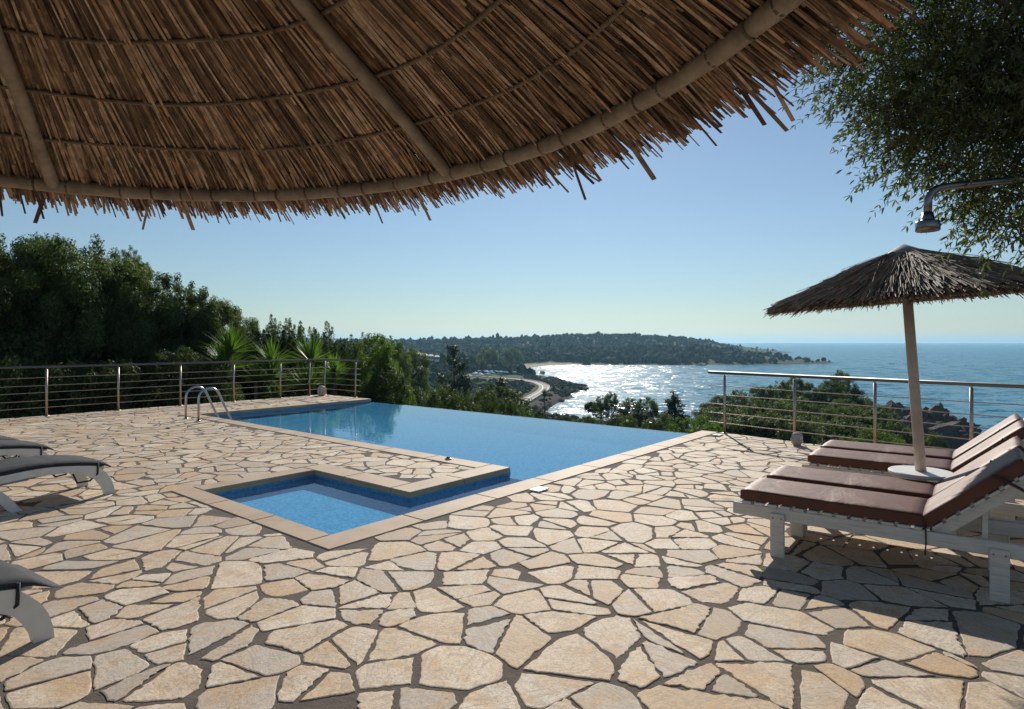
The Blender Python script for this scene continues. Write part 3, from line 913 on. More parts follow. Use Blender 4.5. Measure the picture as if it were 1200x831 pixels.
# ---------------------------------------------------------------- brown loungers
LX = Vector((.797, -.604, 0)); LY = Vector((.604, .797, 0)); LO = Vector((1.647, 4.44, 0))
LROT = math.atan2(-.604, .797)
def make_wood_lounger():
    r = thing("sun_lounger", "", "sun lounger")
    Wd = .545
    for s in (0, 1):
        m = MB(); y = .012 if s == 0 else Wd - .012
        m.box((.93, y, .293), (1.96, .030, .085), None, .006); m.build("side_rail", M['white_wood'], r)
        for lx in (.26, 1.47):
            m = MB(); yy = y - .028 if s == 0 else y + .028
            m.box((lx, yy, .150), (.092, .024, .300), None, .004)
            m.cur = 1
            for dz in (.26, .26):
                pass
            for dx in (-.028, .028):
                m.tube([(lx + dx, yy - .0135, .27), (lx + dx, yy + .0135, .27)], .006, 8)
            m.build("leg", [M['white_wood'], M['steel']], r)
    for x in (.04, 1.86):
        m = MB(); m.box((x, Wd / 2, .285), (.03, Wd - .06, .07), None, .004); m.build("cross_beam", M['white_wood'], r)
    for i in range(13):
        m = MB(); m.box((.045 + i * .087, Wd / 2, .345), (.066, Wd + .01, .018), None, .004); m.build("slat", M['white_wood'], r)
    m = MB()
    nx, ny = 30, 12
    def cushion(m, fx, L, th=.078):
        V = []; Fq = []
        for k in range(2):
            for i in range(nx + 1):
                for j in range(ny + 1):
                    a = i / nx; b = j / ny
                    e = min(min(a, 1 - a) * L, min(b, 1 - b) * (Wd - .02)) / .03
                    rd = .012 * (1 - min(1, e)) ** 2
                    sag = .004 * math.sin(a * 9 + b * 3) * math.sin(b * math.pi)
                    h = (th - rd + sag) if k else rd * .5
                    V.append(fx(a * L, .01 + b * (Wd - .02), h))
        S = (nx + 1) * (ny + 1); idx = lambda k, i, j: k * S + i * (ny + 1) + j
        for i in range(nx):
            for j in range(ny):
                Fq.append((idx(1, i, j), idx(1, i + 1, j), idx(1, i + 1, j + 1), idx(1, i, j + 1)))
                Fq.append((idx(0, i, j), idx(0, i, j + 1), idx(0, i + 1, j + 1), idx(0, i + 1, j)))
        m.add(V, Fq, True)
        E = []
        for i in range(nx): E += [(idx(0, i, 0), idx(0, i + 1, 0), idx(1, i + 1, 0), idx(1, i, 0)), (idx(0, i + 1, ny), idx(0, i, ny), idx(1, i, ny), idx(1, i + 1, ny))]
        for j in range(ny): E += [(idx(0, 0, j + 1), idx(0, 0, j), idx(1, 0, j), idx(1, 0, j + 1)), (idx(0, nx, j), idx(0, nx, j + 1), idx(1, nx, j + 1), idx(1, nx, j))]
        m.add(V, E, False)
    cushion(m, lambda x, y, z: (x, y, .356 + z), 1.10)
    m.build("seat_cushion", M['leather'], r)
    th = R_(41); cs, sn = math.cos(th), math.sin(th); hx, hz = 1.145, .335
    def bk(x, y, z): return (hx + x * cs - z * sn, y, hz + x * sn + z * cs)
    bf = bpy.data.objects.new("backrest", None)
    RM = Matrix.Rotation(-th, 3, 'Y')
    m = MB()
    for y in (.05, Wd - .05): m.box(bk(.36, y, -.028), (.74, .028, .062), RM, .004)
    for i in range(8): m.box(bk(.05 + i * .09, Wd / 2, .012), (.066, Wd, .016), RM, .004)
    bo = m.build("backrest", M['white_wood'], r)
    m = MB(); cushion(m, lambda x, y, z: bk(x + .005, y, z + .022), .64); m.build("back_cushion", M['leather'], bo)
    for y in (.085, Wd - .085):
        m = MB(); e = Vector(bk(.30, y, -.05)); m.box((e.x + .0, y, (e.z + .25) / 2 + .01), (.028, .022, e.z - .24), None, .003); m.build("prop", M['white_wood'], r)
    m = MB()
    for y in (-.004, Wd + .004):
        m = MB()
        m.tube([(1.10, y, .41), (1.115, y - (.006 if y < .1 else -.006), .36), (1.10, y, .345)], .006, 6)
        m.tube([(1.115, y, .36), (1.118, y - (.012 if y < .1 else -.012), .27), (1.112, y, .19)], .0045, 6); m.build("tie_cord", M['cord'], r)
    for y in (-.001, Wd + .001):
        m = MB(); m.tube([bk(.47, y, .10), bk(.50, y + (-.008 if y < .1 else .008), .05), bk(.53, y, -.03), bk(.54, y, -.06)], .009, 6); m.build("strap", M['cord'], r)
    
    return r
wl = make_wood_lounger()
spots = [(0.0, 0.0, "brown cushioned white wooden lounger nearest the camera at right"),
         (0.02, .615, "brown cushioned white lounger pushed against the far side of the nearest one"),
         (.09, 1.765, "brown cushioned lounger just beyond the leaning umbrella pole"),
         (.085, 2.385, "brown cushioned lounger farthest back, next to the sea railing")]
for i, (x, y, lab) in enumerate(spots):
    p = LO + LX * x + LY * y
    o = wl if i == 0 else dup(wl)
    o.location = p; o.rotation_euler = (0, 0, LROT); o['label'] = lab; o['group'] = "brown cushioned loungers by the sea railing"

# ---------------------------------------------------------------- white resin loungers with charcoal cushions (left)
def make_resin_lounger():
    r = thing("resin_lounger", "", "sun lounger")
    Wd = .62
    # x runs from the foot tip backwards
    def zc(x): return .245 + .105 * math.sin(min(1, max(0, (x + .05) / .95)) * math.pi * .62) - .03 * max(0, (x - .6)) ** 1.0 * (1 if x < 1.25 else .6)
    for s in (0, 1):
        y0, y1 = (.0, .045) if s == 0 else (Wd - .045, Wd)
        m = MB()
        up = [(x, zc(x)) for x in np.linspace(.20, 1.85, 24)]
        dn = [(x, zc(x) - .066) for x in np.linspace(1.85, .34, 20)]
        # foot leg curves down from the rail end
        leg_in = [(.27, .205), (.205, .165), (.16, .10), (.135, .045), (.125, .0)]
        leg_out = [(.038, .0), (.045, .06), (.065, .13), (.10, .195), (.145, .245)]
        ol = up[::-1] + leg_out[::-1] + leg_in[::-1] + dn[::-1]
        m.prism([(x, z) for x, z in ol], y0, y1)
        m.build("side_frame", M['resin'], r)
        for bx, tx in ((.83, 1.12), (1.72, 1.55)):
            m = MB(); pts = []
            q0, q1 = (y0 - .012, y1 - .012) if s == 0 else (y0 + .012, y1 + .012)
            L = []; Rr = []
            for k in range(9):
                a = k / 8; x = bx + (tx - bx) * (a ** .8) ; x += .05 * math.sin(a * math.pi) * (1 if bx < 1 else -1) * -1
                z = a * (zc(tx) - .02); w = .042 + .012 * a
                L.append((x - w, z)); Rr.append((x + w, z))
            m.prism(L[::-1] + Rr, q0, q1); m.build("leg", M['resin'], r)
    for k in range(15):
        x = .16 + k * .118
        m = MB(); m.box((x, Wd / 2, zc(x) - .018), (.09, Wd - .092, .02), None, .004); m.build("slat", M['resin'], r)
    # cushion
    nx, ny = 44, 10; V = []; Fq = []
    for k in range(2):
        for i in range(nx + 1):
            for j in range(ny + 1):
                a = i / nx; b = j / ny; x = -.005 + a * 1.9
                tip = min(1, x / .16 + .15) if x < .16 else 1
                th = .046 * (max(.12, tip)) * (1 - .5 * (2 * b - 1) ** 8)
                tuft = -.010 * math.exp(-(((x - .52) % .5 - .0) / .05) ** 2) if k else 0
                z = zc(x) + .006 + (th + tuft if k else 0) - (.035 * (1 - tip))
                V.append((x, .01 + b * (Wd - .02), z))
    S = (nx + 1) * (ny + 1); idx = lambda k, i, j: k * S + i * (ny + 1) + j
    for i in range(nx):
        for j in range(ny):
            Fq.append((idx(1, i, j), idx(1, i + 1, j), idx(1, i + 1, j + 1), idx(1, i, j + 1))); Fq.append((idx(0, i, j), idx(0, i, j + 1), idx(0, i + 1, j + 1), idx(0, i + 1, j)))
    for i in range(nx): Fq += [(idx(0, i, 0), idx(0, i + 1, 0), idx(1, i + 1, 0), idx(1, i, 0)), (idx(0, i + 1, ny), idx(0, i, ny), idx(1, i, ny), idx(1, i + 1, ny))]
    for j in range(ny): Fq += [(idx(0, 0, j + 1), idx(0, 0, j), idx(1, 0, j), idx(1, 0, j + 1)), (idx(0, nx, j), idx(0, nx, j + 1), idx(1, nx, j + 1), idx(1, nx, j))]
    m = MB(); m.add(V, Fq, True); m.build("cushion", M['charcoal'], r)
    m = MB()
    for y in (-.004, Wd + .004):
        m.tube([(.19, y, zc(.19) + .03), (.195, y, .22), (.24, y + (.05 if y < .1 else -.05), .155), (.34, y + (.07 if y < .1 else -.07), .15), (.40, y, .25)], .009, 6)
    m.build("strap", M['black_strap'], r)
    return r
rl = make_resin_lounger()
BX = Vector((-.55, -.835, 0)).normalized()                        # from foot tip to head
BROT = math.atan2(BX.y, BX.x)
# local +y for this rotation points to (-BX.y, BX.x): keep the near (camera right) side at the measured tip
tips = [((-3.90, 6.10), "white resin lounger with charcoal cushion, the whole foot end in view at left"),
        ((-5.16, 7.03), "white resin lounger with charcoal cushion, second one back at the left edge"),
        ((-5.80, 7.44), "white resin lounger with charcoal cushion, farthest back at the left edge"),
        ((-2.30, 3.15), "white resin lounger with charcoal cushion, nearest the camera at lower left")]
for i, ((x, y), lab) in enumerate(tips):
    o = rl if i == 0 else dup(rl)
    o.location = (x, y, 0); o.rotation_euler = (0, 0, BROT); o.scale = (1, -1, 1) if False else (1, 1, 1)
    # local y axis points right/back; shift so the near side (local y = Wd) sits at the tip
    ly = Vector((-math.sin(BROT), math.cos(BROT), 0))
    o.location = Vector((x, y, 0)) - ly * .62 * (1 if ly.dot(Vector((.77, -.64, 0))) > 0 else 0)
    o['label'] = lab; o['group'] = "white resin loungers with charcoal cushions"

# ---------------------------------------------------------------- outdoor shower (arm and head in view)
sh = thing("outdoor_shower", "chrome outdoor shower arm and round head in front of the olive leaves", "shower", (2.78 + 1.6, 3.2, 0))
def ls(m):
    l = Vector(sh.location); m.v = [tuple(Vector(p) - l) for p in m.v]; return m
hx, hy = 2.165, 3.2
arm = [(4.38, 3.2, 0.0), (4.38, 3.2, 2.40)]
arm = [Vector((4.38, 3.2, 0)), Vector((4.38, 3.2, 2.44)), Vector((4.35, 3.2, 2.49)), Vector((4.28, 3.2, 2.505))]
arm += [Vector((2.26, hy, 2.305)), Vector((2.215, hy, 2.296)), Vector((2.185, hy, 2.275)), Vector((hx + .002, hy, 2.24)), Vector((hx, hy, 2.15))]
ls(MB().tube(arm, .0195, 14)).build("pipe", M['dark_chrome'], sh)
ls(MB().lathe([(0, .085), (.026, .085), (.03, .05), (.034, .042), (.052, .040), (.056, .036), (.056, -.008), (.052, -.012), (.0, -.012)], (hx, hy, 2.085), 28)).build("shower_head", M['dark_chrome'], sh)
ls(MB().lathe([(0, .03), (.03, .03), (.11, .02), (.12, 0), (0, 0)], (4.38, 3.2, .004), 24)).build("foot", M['chrome'], sh)

# ---------------------------------------------------------------- olive tree overhanging at right
def leaf6(P, D, Nn, L, Wd):
    """lanceolate leaves: base P, direction D, normal N, length L, width Wd -> two quads each"""
    n = len(P); D = D / np.linalg.norm(D, axis=1, keepdims=True)
    S = np.cross(D, Nn); S /= np.linalg.norm(S, axis=1, keepdims=True) + 1e-9
    Q = np.cross(S, D); L = L[:, None]; Wd = Wd[:, None]
    V = np.zeros((n, 6, 3)); cur = -.10 * L
    V[:, 0] = P; V[:, 1] = P + D * L * .32 + S * Wd * .5 + Q * Wd * .15; V[:, 2] = P + D * L * .68 + S * Wd * .42 + Q * (Wd * .13 + cur * .4)
    V[:, 3] = P + D * L + Q * cur; V[:, 4] = P + D * L * .68 - S * Wd * .42 + Q * (Wd * .13 + cur * .4); V[:, 5] = P + D * L * .32 - S * Wd * .5 + Q * Wd * .15
    b = (np.arange(n) * 6)[:, None]
    return V.reshape(-1, 3), np.concatenate([b + np.array([0, 1, 2, 3]), b + np.array([0, 3, 4, 5])])
def olive():
    rng = np.random.default_rng(8); rd = random.Random(8)
    root = thing("olive_tree", "olive tree with drooping leafy twigs overhanging the terrace at upper right", "tree", (5.3, 3.1, 0))
    l = np.array(root.location)
    m = MB()
    fork = Vector((5.15, 3.15, 1.55))
    m.tube([Vector((5.3, 3.1, -.02)), Vector((5.34, 3.12, .5)), Vector((5.22, 3.1, 1.0)), fork], [.17, .13, .12, .12], 12)
    limbs = []
    ends = [Vector((2.35, 3.35, 3.55)), Vector((2.7, 3.9, 3.15)), Vector((3.1, 3.2, 3.7)), Vector((3.3, 3.8, 2.9)), Vector((3.9, 3.5, 3.6)), Vector((4.4, 4.3, 3.3)), Vector((5.6, 3.6, 3.6)), Vector((5.2, 2.2, 3.4)), Vector((2.5, 3.5, 2.95)), Vector((1.75, 3.1, 3.5))]
    for e in ends:
        mid = fork + (e - fork) * .5 + Vector((0, 0, .28)) + Vector((rd.uniform(-.1, .1), rd.uniform(-.1, .1), 0))
        pts = [fork, fork + (mid - fork) * .5 + Vector((0, 0, .12)), mid, mid + (e - mid) * .55 + Vector((0, 0, .06)), e]
        m.tube(pts, [.06, .045, .030, .019, .009], 8); limbs.append(pts)
    # twigs
    ell = [((2.75, 3.55, 3.35), (1.02, .60, .62), 2300), ((2.95, 3.45, 2.80), (.74, .50, .50), 1200), ((3.05, 3.45, 2.38), (.56, .36, .34), 560),
           ((3.9, 3.6, 3.3), (1.0, .7, .9), 900), ((2.35, 3.45, 2.82), (.34, .35, .42), 340), ((4.9, 3.4, 3.5), (1.0, 1.0, .8), 160)]
    P0 = []
    for c, r, n in ell:
        d = rng.normal(size=(n, 3)); d /= np.linalg.norm(d, axis=1, keepdims=True)
        P0.append(np.array(c) + d * (rng.random((n, 1)) ** .40) * np.array(r))
    P0 = np.concatenate(P0)
    # extra hanging sprays whose ends reach below the crown
    LP = []; LD = []; LN = []; LL = []
    tw = MB()
    for i, p in enumerate(P0):
        p = Vector(p)
        d = Vector(((p.x - 3.4) * .5 + rd.gauss(0, .55), (p.y - 3.45) * .5 + rd.gauss(0, .55), rd.gauss(-.05, .45))).normalized()
        L = rd.uniform(.14, .36); k = 7
        pts = [p]
        for s in range(k):
            d = (d + Vector((rd.gauss(0, .06), rd.gauss(0, .06), -.06))).normalized(); pts.append(pts[-1] + d * (L / k))
        if i % 4 == 0: tw.tube([pts[0], pts[3], pts[-1]], [.0030, .0024, .0012], 4, False)
        side = Vector((rd.gauss(0, 1), rd.gauss(0, 1), rd.gauss(0, .6))).normalized()
        for s in range(1, k + 1):
            dd = (pts[s] - pts[s - 1]).normalized(); a = dd.cross(side).normalized()
            if s % 2: a = a.cross(dd).normalized()
            for sg in (-1, 1):
                if rd.random() < .12: continue
                LP.append(pts[s]); q = dd * .75 + a * sg * .8 + Vector((rd.gauss(0, .15), rd.gauss(0, .15), rd.gauss(-.05, .15)))
                LD.append(q); LN.append(Vector((rd.gauss(0, .5), rd.gauss(0, .5), 1))); LL.append(rd.uniform(.028, .050))
        LP.append(pts[-1]); LD.append(d); LN.append(Vector((rd.gauss(0, .5), rd.gauss(0, .5), 1))); LL.append(.05)
    LL = np.array(LL)
    V, F = leaf6(np.array(LP), np.array(LD), np.array(LN), LL, LL * rng.uniform(.22, .32, len(LL)))
    link(bpy.data.objects.new("crown", mesh_np("crown", V - l, F, [M['leaf_olive']])), root)
    # minor branches
    for j in range(70):
        a = rd.choice(limbs); s = rd.choice((2, 3)); b = a[s] + (a[s + 1] - a[s]) * rd.random()
        e = b + Vector((rd.gauss(-.1, .3), rd.gauss(0, .25), rd.gauss(-.05, .25)))
        tw.tube([b, (b + e) / 2 + Vector((0, 0, .05)), e], [.011, .007, .003], 5, False)
    m.v += [] 
    m.v = [tuple(Vector(p) - Vector(l)) for p in m.v]; m.build("trunk", M['bark'], root)
    tw.v = [tuple(Vector(p) - Vector(l)) for p in tw.v]; tw.build("twigs", M['bark'], root)
olive()

# ---------------------------------------------------------------- terrain, sea
COAST = np.array([(300, -400), (160, 0), (104, 60), (92, 105), (106, 150), (101, 176), (80, 198), (60, 205), (40, 212), (22, 236), (11.5, 259), (15.5, 272), (23.6, 303), (32.6, 322), (33, 350), (47.7, 379), (46, 416),
                  (36, 436), (32, 494), (26.5, 531), (15, 545), (4, 590), (3.4, 607), (12, 665), (33, 725), (59, 770), (105, 764), (160, 768), (210, 760), (260, 772), (322, 775), (400, 803), (452, 836), (440, 890), (385, 960), (430, 1150), (590, 1480),
                  (760, 1634), (730, 1720), (520, 1760), (0, 1950), (-600, 2500), (-2500, 3600), (-6000, 3800), (-6000, -400)], float)
def coast_dist(P):
    """signed distance, positive on land"""
    A = COAST; B = np.roll(COAST, -1, 0); best = np.full(len(P), 1e18); ins = np.zeros(len(P), bool)
    for a, b in zip(A, B):
        ab = b - a; t = np.clip(((P - a) @ ab) / (ab @ ab), 0, 1); q = a + t[:, None] * ab
        best = np.minimum(best, ((P - q) ** 2).sum(1))
        c = (a[1] > P[:, 1]) != (b[1] > P[:, 1])
        with np.errstate(divide='ignore', invalid='ignore'):
            x = (b[0] - a[0]) * (P[:, 1] - a[1]) / (b[1] - a[1]) + a[0]
        ins ^= c & (P[:, 0] < x)
    d = np.sqrt(best); return np.where(ins, d, -d)
ROAD = np.array([(-30, 190), (-12, 215), (0, 244), (8, 287), (16.0, 329), (18.4, 360), (15.5, 392), (8, 418), (-4, 440), (-22, 462), (-50, 490), (-95, 525)], float)
def resample(P, k=80):
    d = np.concatenate([[0], np.cumsum(np.linalg.norm(np.diff(P, axis=0), axis=1))]); s = np.linspace(0, d[-1], k)
    # smooth (Catmull-like) by two passes of corner averaging
    Q = np.stack([np.interp(s, d, P[:, 0]), np.interp(s, d, P[:, 1])], 1)
    for _ in range(3): Q[1:-1] = (Q[:-2] + 2 * Q[1:-1] + Q[2:]) / 4
    return Q
ROADP = resample(ROAD)
def vnoise(P, s, seed):
    return np.array([mnoise.fractal(Vector((p[0] * s, p[1] * s, seed)), 1.0, 2.0, 4) for p in P])
RIDGE = [(-330, 1250, 34, 150), (-120, 1230, 33, 140), (60, 1250, 36, 150), (190, 1280, 40, 120), (330, 1300, 36, 150), (480, 1400, 44, 150), (620, 1530, 42, 90),
         (0, 950, 14, 120), (150, 930, 15, 110), (290, 930, 14, 90), (380, 900, 9, 60), (-700, 1500, 30, 300), (-1100, 2100, 30, 420)]
def ground_z(P, fine=True):
    P = np.asarray(P, float).reshape(-1, 2); d = coast_dist(P)
    land = np.clip(d, 0, None)
    rr2 = np.hypot(P[:, 0] + 20, P[:, 1])
    hill = 20.5 * np.exp(-(rr2 / 112) ** 1.5)
    head = 4.0 * np.exp(-(((P[:, 0] - 38) / 30) ** 2 + ((P[:, 1] - 84) / 34) ** 2))
    h = 6.0 * (1 - np.exp(-land / 70)) + (hill + head) * np.clip(land / 40, 0, 1) ** .7
    for x, y, a, s in RIDGE:
        h += a * .40 * np.exp(-(((P[:, 0] - x) / (s * 1.25)) ** 2 + ((P[:, 1] - y) / s) ** 2)) * np.clip(land / 90, 0, 1)
    if fine:
        nz = vnoise(P, .02, 1.0) * np.clip(land / 60, 0, 1) * 1.2 + vnoise(P, .12, 2.0) * np.clip(land / 8, 0, 1) * np.exp(-land / 60) * 1.5
        h += nz * np.clip((np.hypot(P[:, 0], P[:, 1]) - 25) / 40, 0, 1)
    z = SEA + h
    z = np.where(d < 0, SEA - np.minimum(3.0, -d * .25), z + .15)
    # flatten along the road
    rd = np.sqrt(((P[:, None, :] - ROADP[None]) ** 2).sum(-1)); j = rd.argmin(1); rd = rd.min(1)
    w = np.clip(1 - (rd - 6.5) / 9, 0, 1); zr = road_z(ROADP[j])
    return np.where(d > 0, z * (1 - w) + zr * w, z)
def road_z(P): return np.full(len(P), SEA + 2.8) + np.clip((240 - P[:, 1]) / 60, 0, 1) * 1.5
az = np.concatenate([np.linspace(-100, -42, 30)[:-1], np.linspace(-42, 42, 300), np.linspace(42, 100, 30)[1:]]) * math.pi / 180
rad = np.concatenate([[4, 9, 11, 13], np.geomspace(15, 3900, 240)])
GA, GR = np.meshgrid(az, rad)
GP = np.stack([np.sin(GA).ravel() * GR.ravel(), np.cos(GA).ravel() * GR.ravel()], 1)
GZ = ground_z(GP)
# keep the slope under the terrace out of the deck
uu = (GP - O0) @ UA; vv = (GP - O0) @ VA
near = np.hypot(GP[:, 0], GP[:, 1]) < 22
GZ = np.where(near, np.minimum(GZ, -1.6), GZ)
nr, na = GR.shape
ii = np.arange(nr * na).reshape(nr, na)
FQ = np.stack([ii[:-1, :-1].ravel(), ii[:-1, 1:].ravel(), ii[1:, 1:].ravel(), ii[1:, :-1].ravel()], 1)
cd = coast_dist(GP)
okf = (cd[FQ] > -40).any(1); FQ = FQ[okf]
me = mesh_np("hillside", np.column_stack([GP, GZ]), FQ, [M['ground']], True)
ca = me.color_attributes.new("ground", 'FLOAT_COLOR', 'POINT')
jit = vnoise(GP, .05, 7.0)
rock = np.clip((13 + 9 * jit - cd) / 8, 0, 1) * (GP[:, 1] > 60)
hl = (GP[:, 0] > 78) & (GP[:, 1] < 190); rock = np.where(hl, np.clip((22 + 14 * jit - cd) / 10, 0, 1), rock)
shelf = (GP[:, 1] > 245) & (GP[:, 1] < 430) & (GP[:, 0] > 5); rock = np.where(shelf, np.clip((16 + 14 * jit - cd) / 6, 0, 1), rock)
sand = np.clip((22 + 5 * jit - cd) / 4, 0, 1) * (GP[:, 1] > 585) * (GP[:, 1] < 800) * (GP[:, 0] < 95); rock = rock * (1 - sand)
rdist = np.sqrt(((GP[:, None, :] - ROADP[None]) ** 2).sum(-1)).min(1)
lawn = np.exp(-(((GP[:, 0] + 12) / 28) ** 2 + ((GP[:, 1] - 425) / 60) ** 2)) * (jit > -.25) * np.clip((cd - 14) / 5, 0, 1) * .8
colr = np.ones((len(GP), 4), np.float32); colr[:, 0] = rock; colr[:, 1] = sand; colr[:, 2] = lawn
ca.data.foreach_set("color", colr.ravel())
o = link(bpy.data.objects.new("hillside", me)); tag(o, kind='structure')
# sea: rings out to the horizon
sr = np.concatenate([[3], np.geomspace(60, 12300, 40)]); sa = np.linspace(-math.pi, math.pi, 129)
SA, SR = np.meshgrid(sa, sr); sv = np.column_stack([np.sin(SA).ravel() * SR.ravel(), np.cos(SA).ravel() * SR.ravel(), np.full(SA.size, SEA)])
ii = np.arange(SA.size).reshape(SA.shape)
FQ = np.stack([ii[:-1, :-1].ravel(), ii[1:, :-1].ravel(), ii[1:, 1:].ravel(), ii[:-1, 1:].ravel()], 1)
o = link(bpy.data.objects.new("sea", mesh_np("sea", sv, FQ[:, ::-1], [M['sea']], True))); tag(o, kind='structure')

# road with kerb wall
def ribbon(name, mat, o0, o1, dz, h=0.0):
    d = np.gradient(ROADP, axis=0); d /= np.linalg.norm(d, axis=1, keepdims=True); n = np.stack([d[:, 1], -d[:, 0]], 1)
    z = road_z(ROADP) + dz; k = len(ROADP)
    a = np.column_stack([ROADP + n * o0, z]); b = np.column_stack([ROADP + n * o1, z])
    i = np.arange(k - 1)
    if h == 0:
        return mesh_np(name, np.concatenate([a, b]), np.stack([i, i + 1, i + 1 + k, i + k], 1), [mat])
    a2, b2 = a + [0, 0, h], b + [0, 0, h]
    Vv = np.concatenate([a, b, a2, b2]); q = []
    for p, r in ((0, 2), (2, 3), (3, 1)): q.append(np.stack([i + p * k, i + 1 + p * k, i + 1 + r * k, i + r * k], 1))
    return mesh_np(name, Vv, np.concatenate(q), [mat])
o = link(bpy.data.objects.new("road", ribbon("road", M['asphalt'], -2.4, 2.6, .45))); tag(o, kind='structure')
o = link(bpy.data.objects.new("road_marking", ribbon("road_marking", M['road_paint'], -.10, .10, .47))); tag(o, kind='structure')
o = link(bpy.data.objects.new("pavement", ribbon("pavement", M['concrete'], 2.62, 3.5, .3, .28))); tag(o, kind='structure')
o = link(bpy.data.objects.new("sea_wall", ribbon("sea_wall", M['concrete'], 3.6, 3.9, .1, .9)))
tag(o, "low pale concrete wall along the seaward edge of the curving coast road", "wall")

# distant ridges
def ridge(name, x0, x1, y, w, hf, seed, mat):
    nx, ny = 120, 16; X = np.linspace(x0, x1, nx); Yv = np.linspace(-1, 1, ny); V = []
    for i, x in enumerate(X):
        hgt = hf((x - x0) / (x1 - x0)) * (1 + .25 * mnoise.fractal(Vector((x / w * .9, seed, 0)), 1, 2, 4))
        for s in Yv:
            V.append((x, y + s * w, SEA - 2 + (hgt + 2) * max(0, (1 - s * s)) ** 1.2 * (1 + .12 * mnoise.noise(Vector((x / w * 3, s * 2, seed))))))
    ii = np.arange(nx * ny).reshape(nx, ny)
    Fq = np.stack([ii[:-1, :-1].ravel(), ii[1:, :-1].ravel(), ii[1:, 1:].ravel(), ii[:-1, 1:].ravel()], 1)
    o = link(bpy.data.objects.new(name, mesh_np(name, V, Fq, [mat], True))); tag(o, kind='structure'); return o
ridge("hills", -4300, -420, 5600, 600, lambda s: 76 * math.sin(math.pi * min(1, s * 1.02)) ** .7 * (1 - .25 * s) + 2, 4, M['hill_far'])
ridge("hills", -2400, 0, 2900, 420, lambda s: 30 * math.sin(math.pi * s) ** .6 + 1, 9, M['hill_far'])

# ---------------------------------------------------------------- trees
def leafquads(P, Nn, L, Wd, rng):
    n = len(P); a = rng.normal(size=(n, 3)); D = np.cross(Nn, a); D /= np.linalg.norm(D, axis=1, keepdims=True) + 1e-9
    S = np.cross(D, Nn); S /= np.linalg.norm(S, axis=1, keepdims=True) + 1e-9
    V = np.zeros((n, 4, 3)); L = L[:, None]; Wd = Wd[:, None]
    V[:, 0] = P - D * L * .5; V[:, 1] = P + S * Wd * .5 + D * L * .05; V[:, 2] = P + D * L * .5; V[:, 3] = P - S * Wd * .5 + D * L * .05
    return V.reshape(-1, 3), np.arange(n * 4).reshape(n, 4)
def unit_crown(name, seed, mat, nleaf, leaf, shape='round', aspect=1.6):
    """crown in a unit frame: radius about 1, height from 0 to 1; leaf size given in radii"""
    rng = np.random.default_rng(seed); cl = []
    nc = 110
    while len(cl) < nc:
        p = rng.uniform(-1, 1, 3); p[2] = rng.uniform(0.04, 1)
        z = p[2]
        if shape == 'round': lim = math.sqrt(max(0, 1 - ((z - .48) / .54) ** 2)) * .92
        elif shape == 'shrub': lim = min(1, .72 + .3 * z) * math.sqrt(max(0, 1 - max(0, (z - .45) / .58) ** 2)) * .95
        elif shape == 'cone': lim = (1 - z) ** .65 * .95 * min(1, z * 5 + .25)
        elif shape == 'umbrella': lim = math.sqrt(max(0, 1 - ((z - .74) / .27) ** 2)) * .95
        elif shape == 'upright': lim = .95 * math.sqrt(max(0, 1 - (z / .84) ** 3)) if z < .84 else 0
        r = math.hypot(p[0], p[1])
        if r < lim and (r > lim * .45 or rng.random() < .35): cl.append((p, .12 + .13 * rng.random()))
    if shape in ('round', 'shrub'):
        for _ in range(16):
            a = rng.uniform(0, 2 * math.pi); r = rng.uniform(.1, .75); zt = (.97 if shape == 'round' else .98) - .42 * r * r
            cl.append((np.array([r * math.cos(a), r * math.sin(a), zt + rng.uniform(.0, .10)]), .07 + .05 * rng.random()))
    wts = np.array([c[1] ** 2 for c in cl]); wts /= wts.sum()
    k = rng.choice(len(cl), nleaf, p=wts)
    C = np.array([c[0] for c in cl])[k]; Rr = np.array([c[1] for c in cl])[k][:, None]
    d = rng.normal(size=(nleaf, 3)); d /= np.linalg.norm(d, axis=1, keepdims=True)
    rr_ = rng.random((nleaf, 1)) ** .45
    off = d * rr_ * Rr
    if shape == 'upright':
        nsh = 20; a = rng.uniform(0, 2 * math.pi, nsh); r = np.sqrt(rng.random(nsh)) * .8; top = 1.0 - .30 * r ** 2 + rng.uniform(-.10, .04, nsh)
        sel = rng.random(nleaf) < .55; j = rng.integers(0, nsh, nleaf); zz = rng.random(nleaf) ** .7
        wid = .30 * (1 - zz) ** .5 + .035
        C2 = np.stack([r[j] * np.cos(a[j]), r[j] * np.sin(a[j]), zz * top[j]], 1); of2 = d * np.stack([wid, wid, wid * .4], 1) * rr_
        C = np.where(sel[:, None], C2, C); off = np.where(sel[:, None], of2, off)
    off[:, 2] /= aspect
    P = C + off
    Nn = d + np.array([0, 0, .45]) + rng.normal(0, .55, (nleaf, 3))
    L = leaf * rng.uniform(.65, 1.35, nleaf)
    # leaf lies in a frame that will be scaled by height/radius: pre-divide z
    V, F = leafquads(np.zeros((nleaf, 3)), Nn, L, L * rng.uniform(.42, .62, nleaf), rng)
    V = V.reshape(nleaf, 4, 3); V[:, :, 2] /= aspect
    V = (V + P[:, None, :]).reshape(-1, 3)
    return mesh_np(name, V, F, [mat])
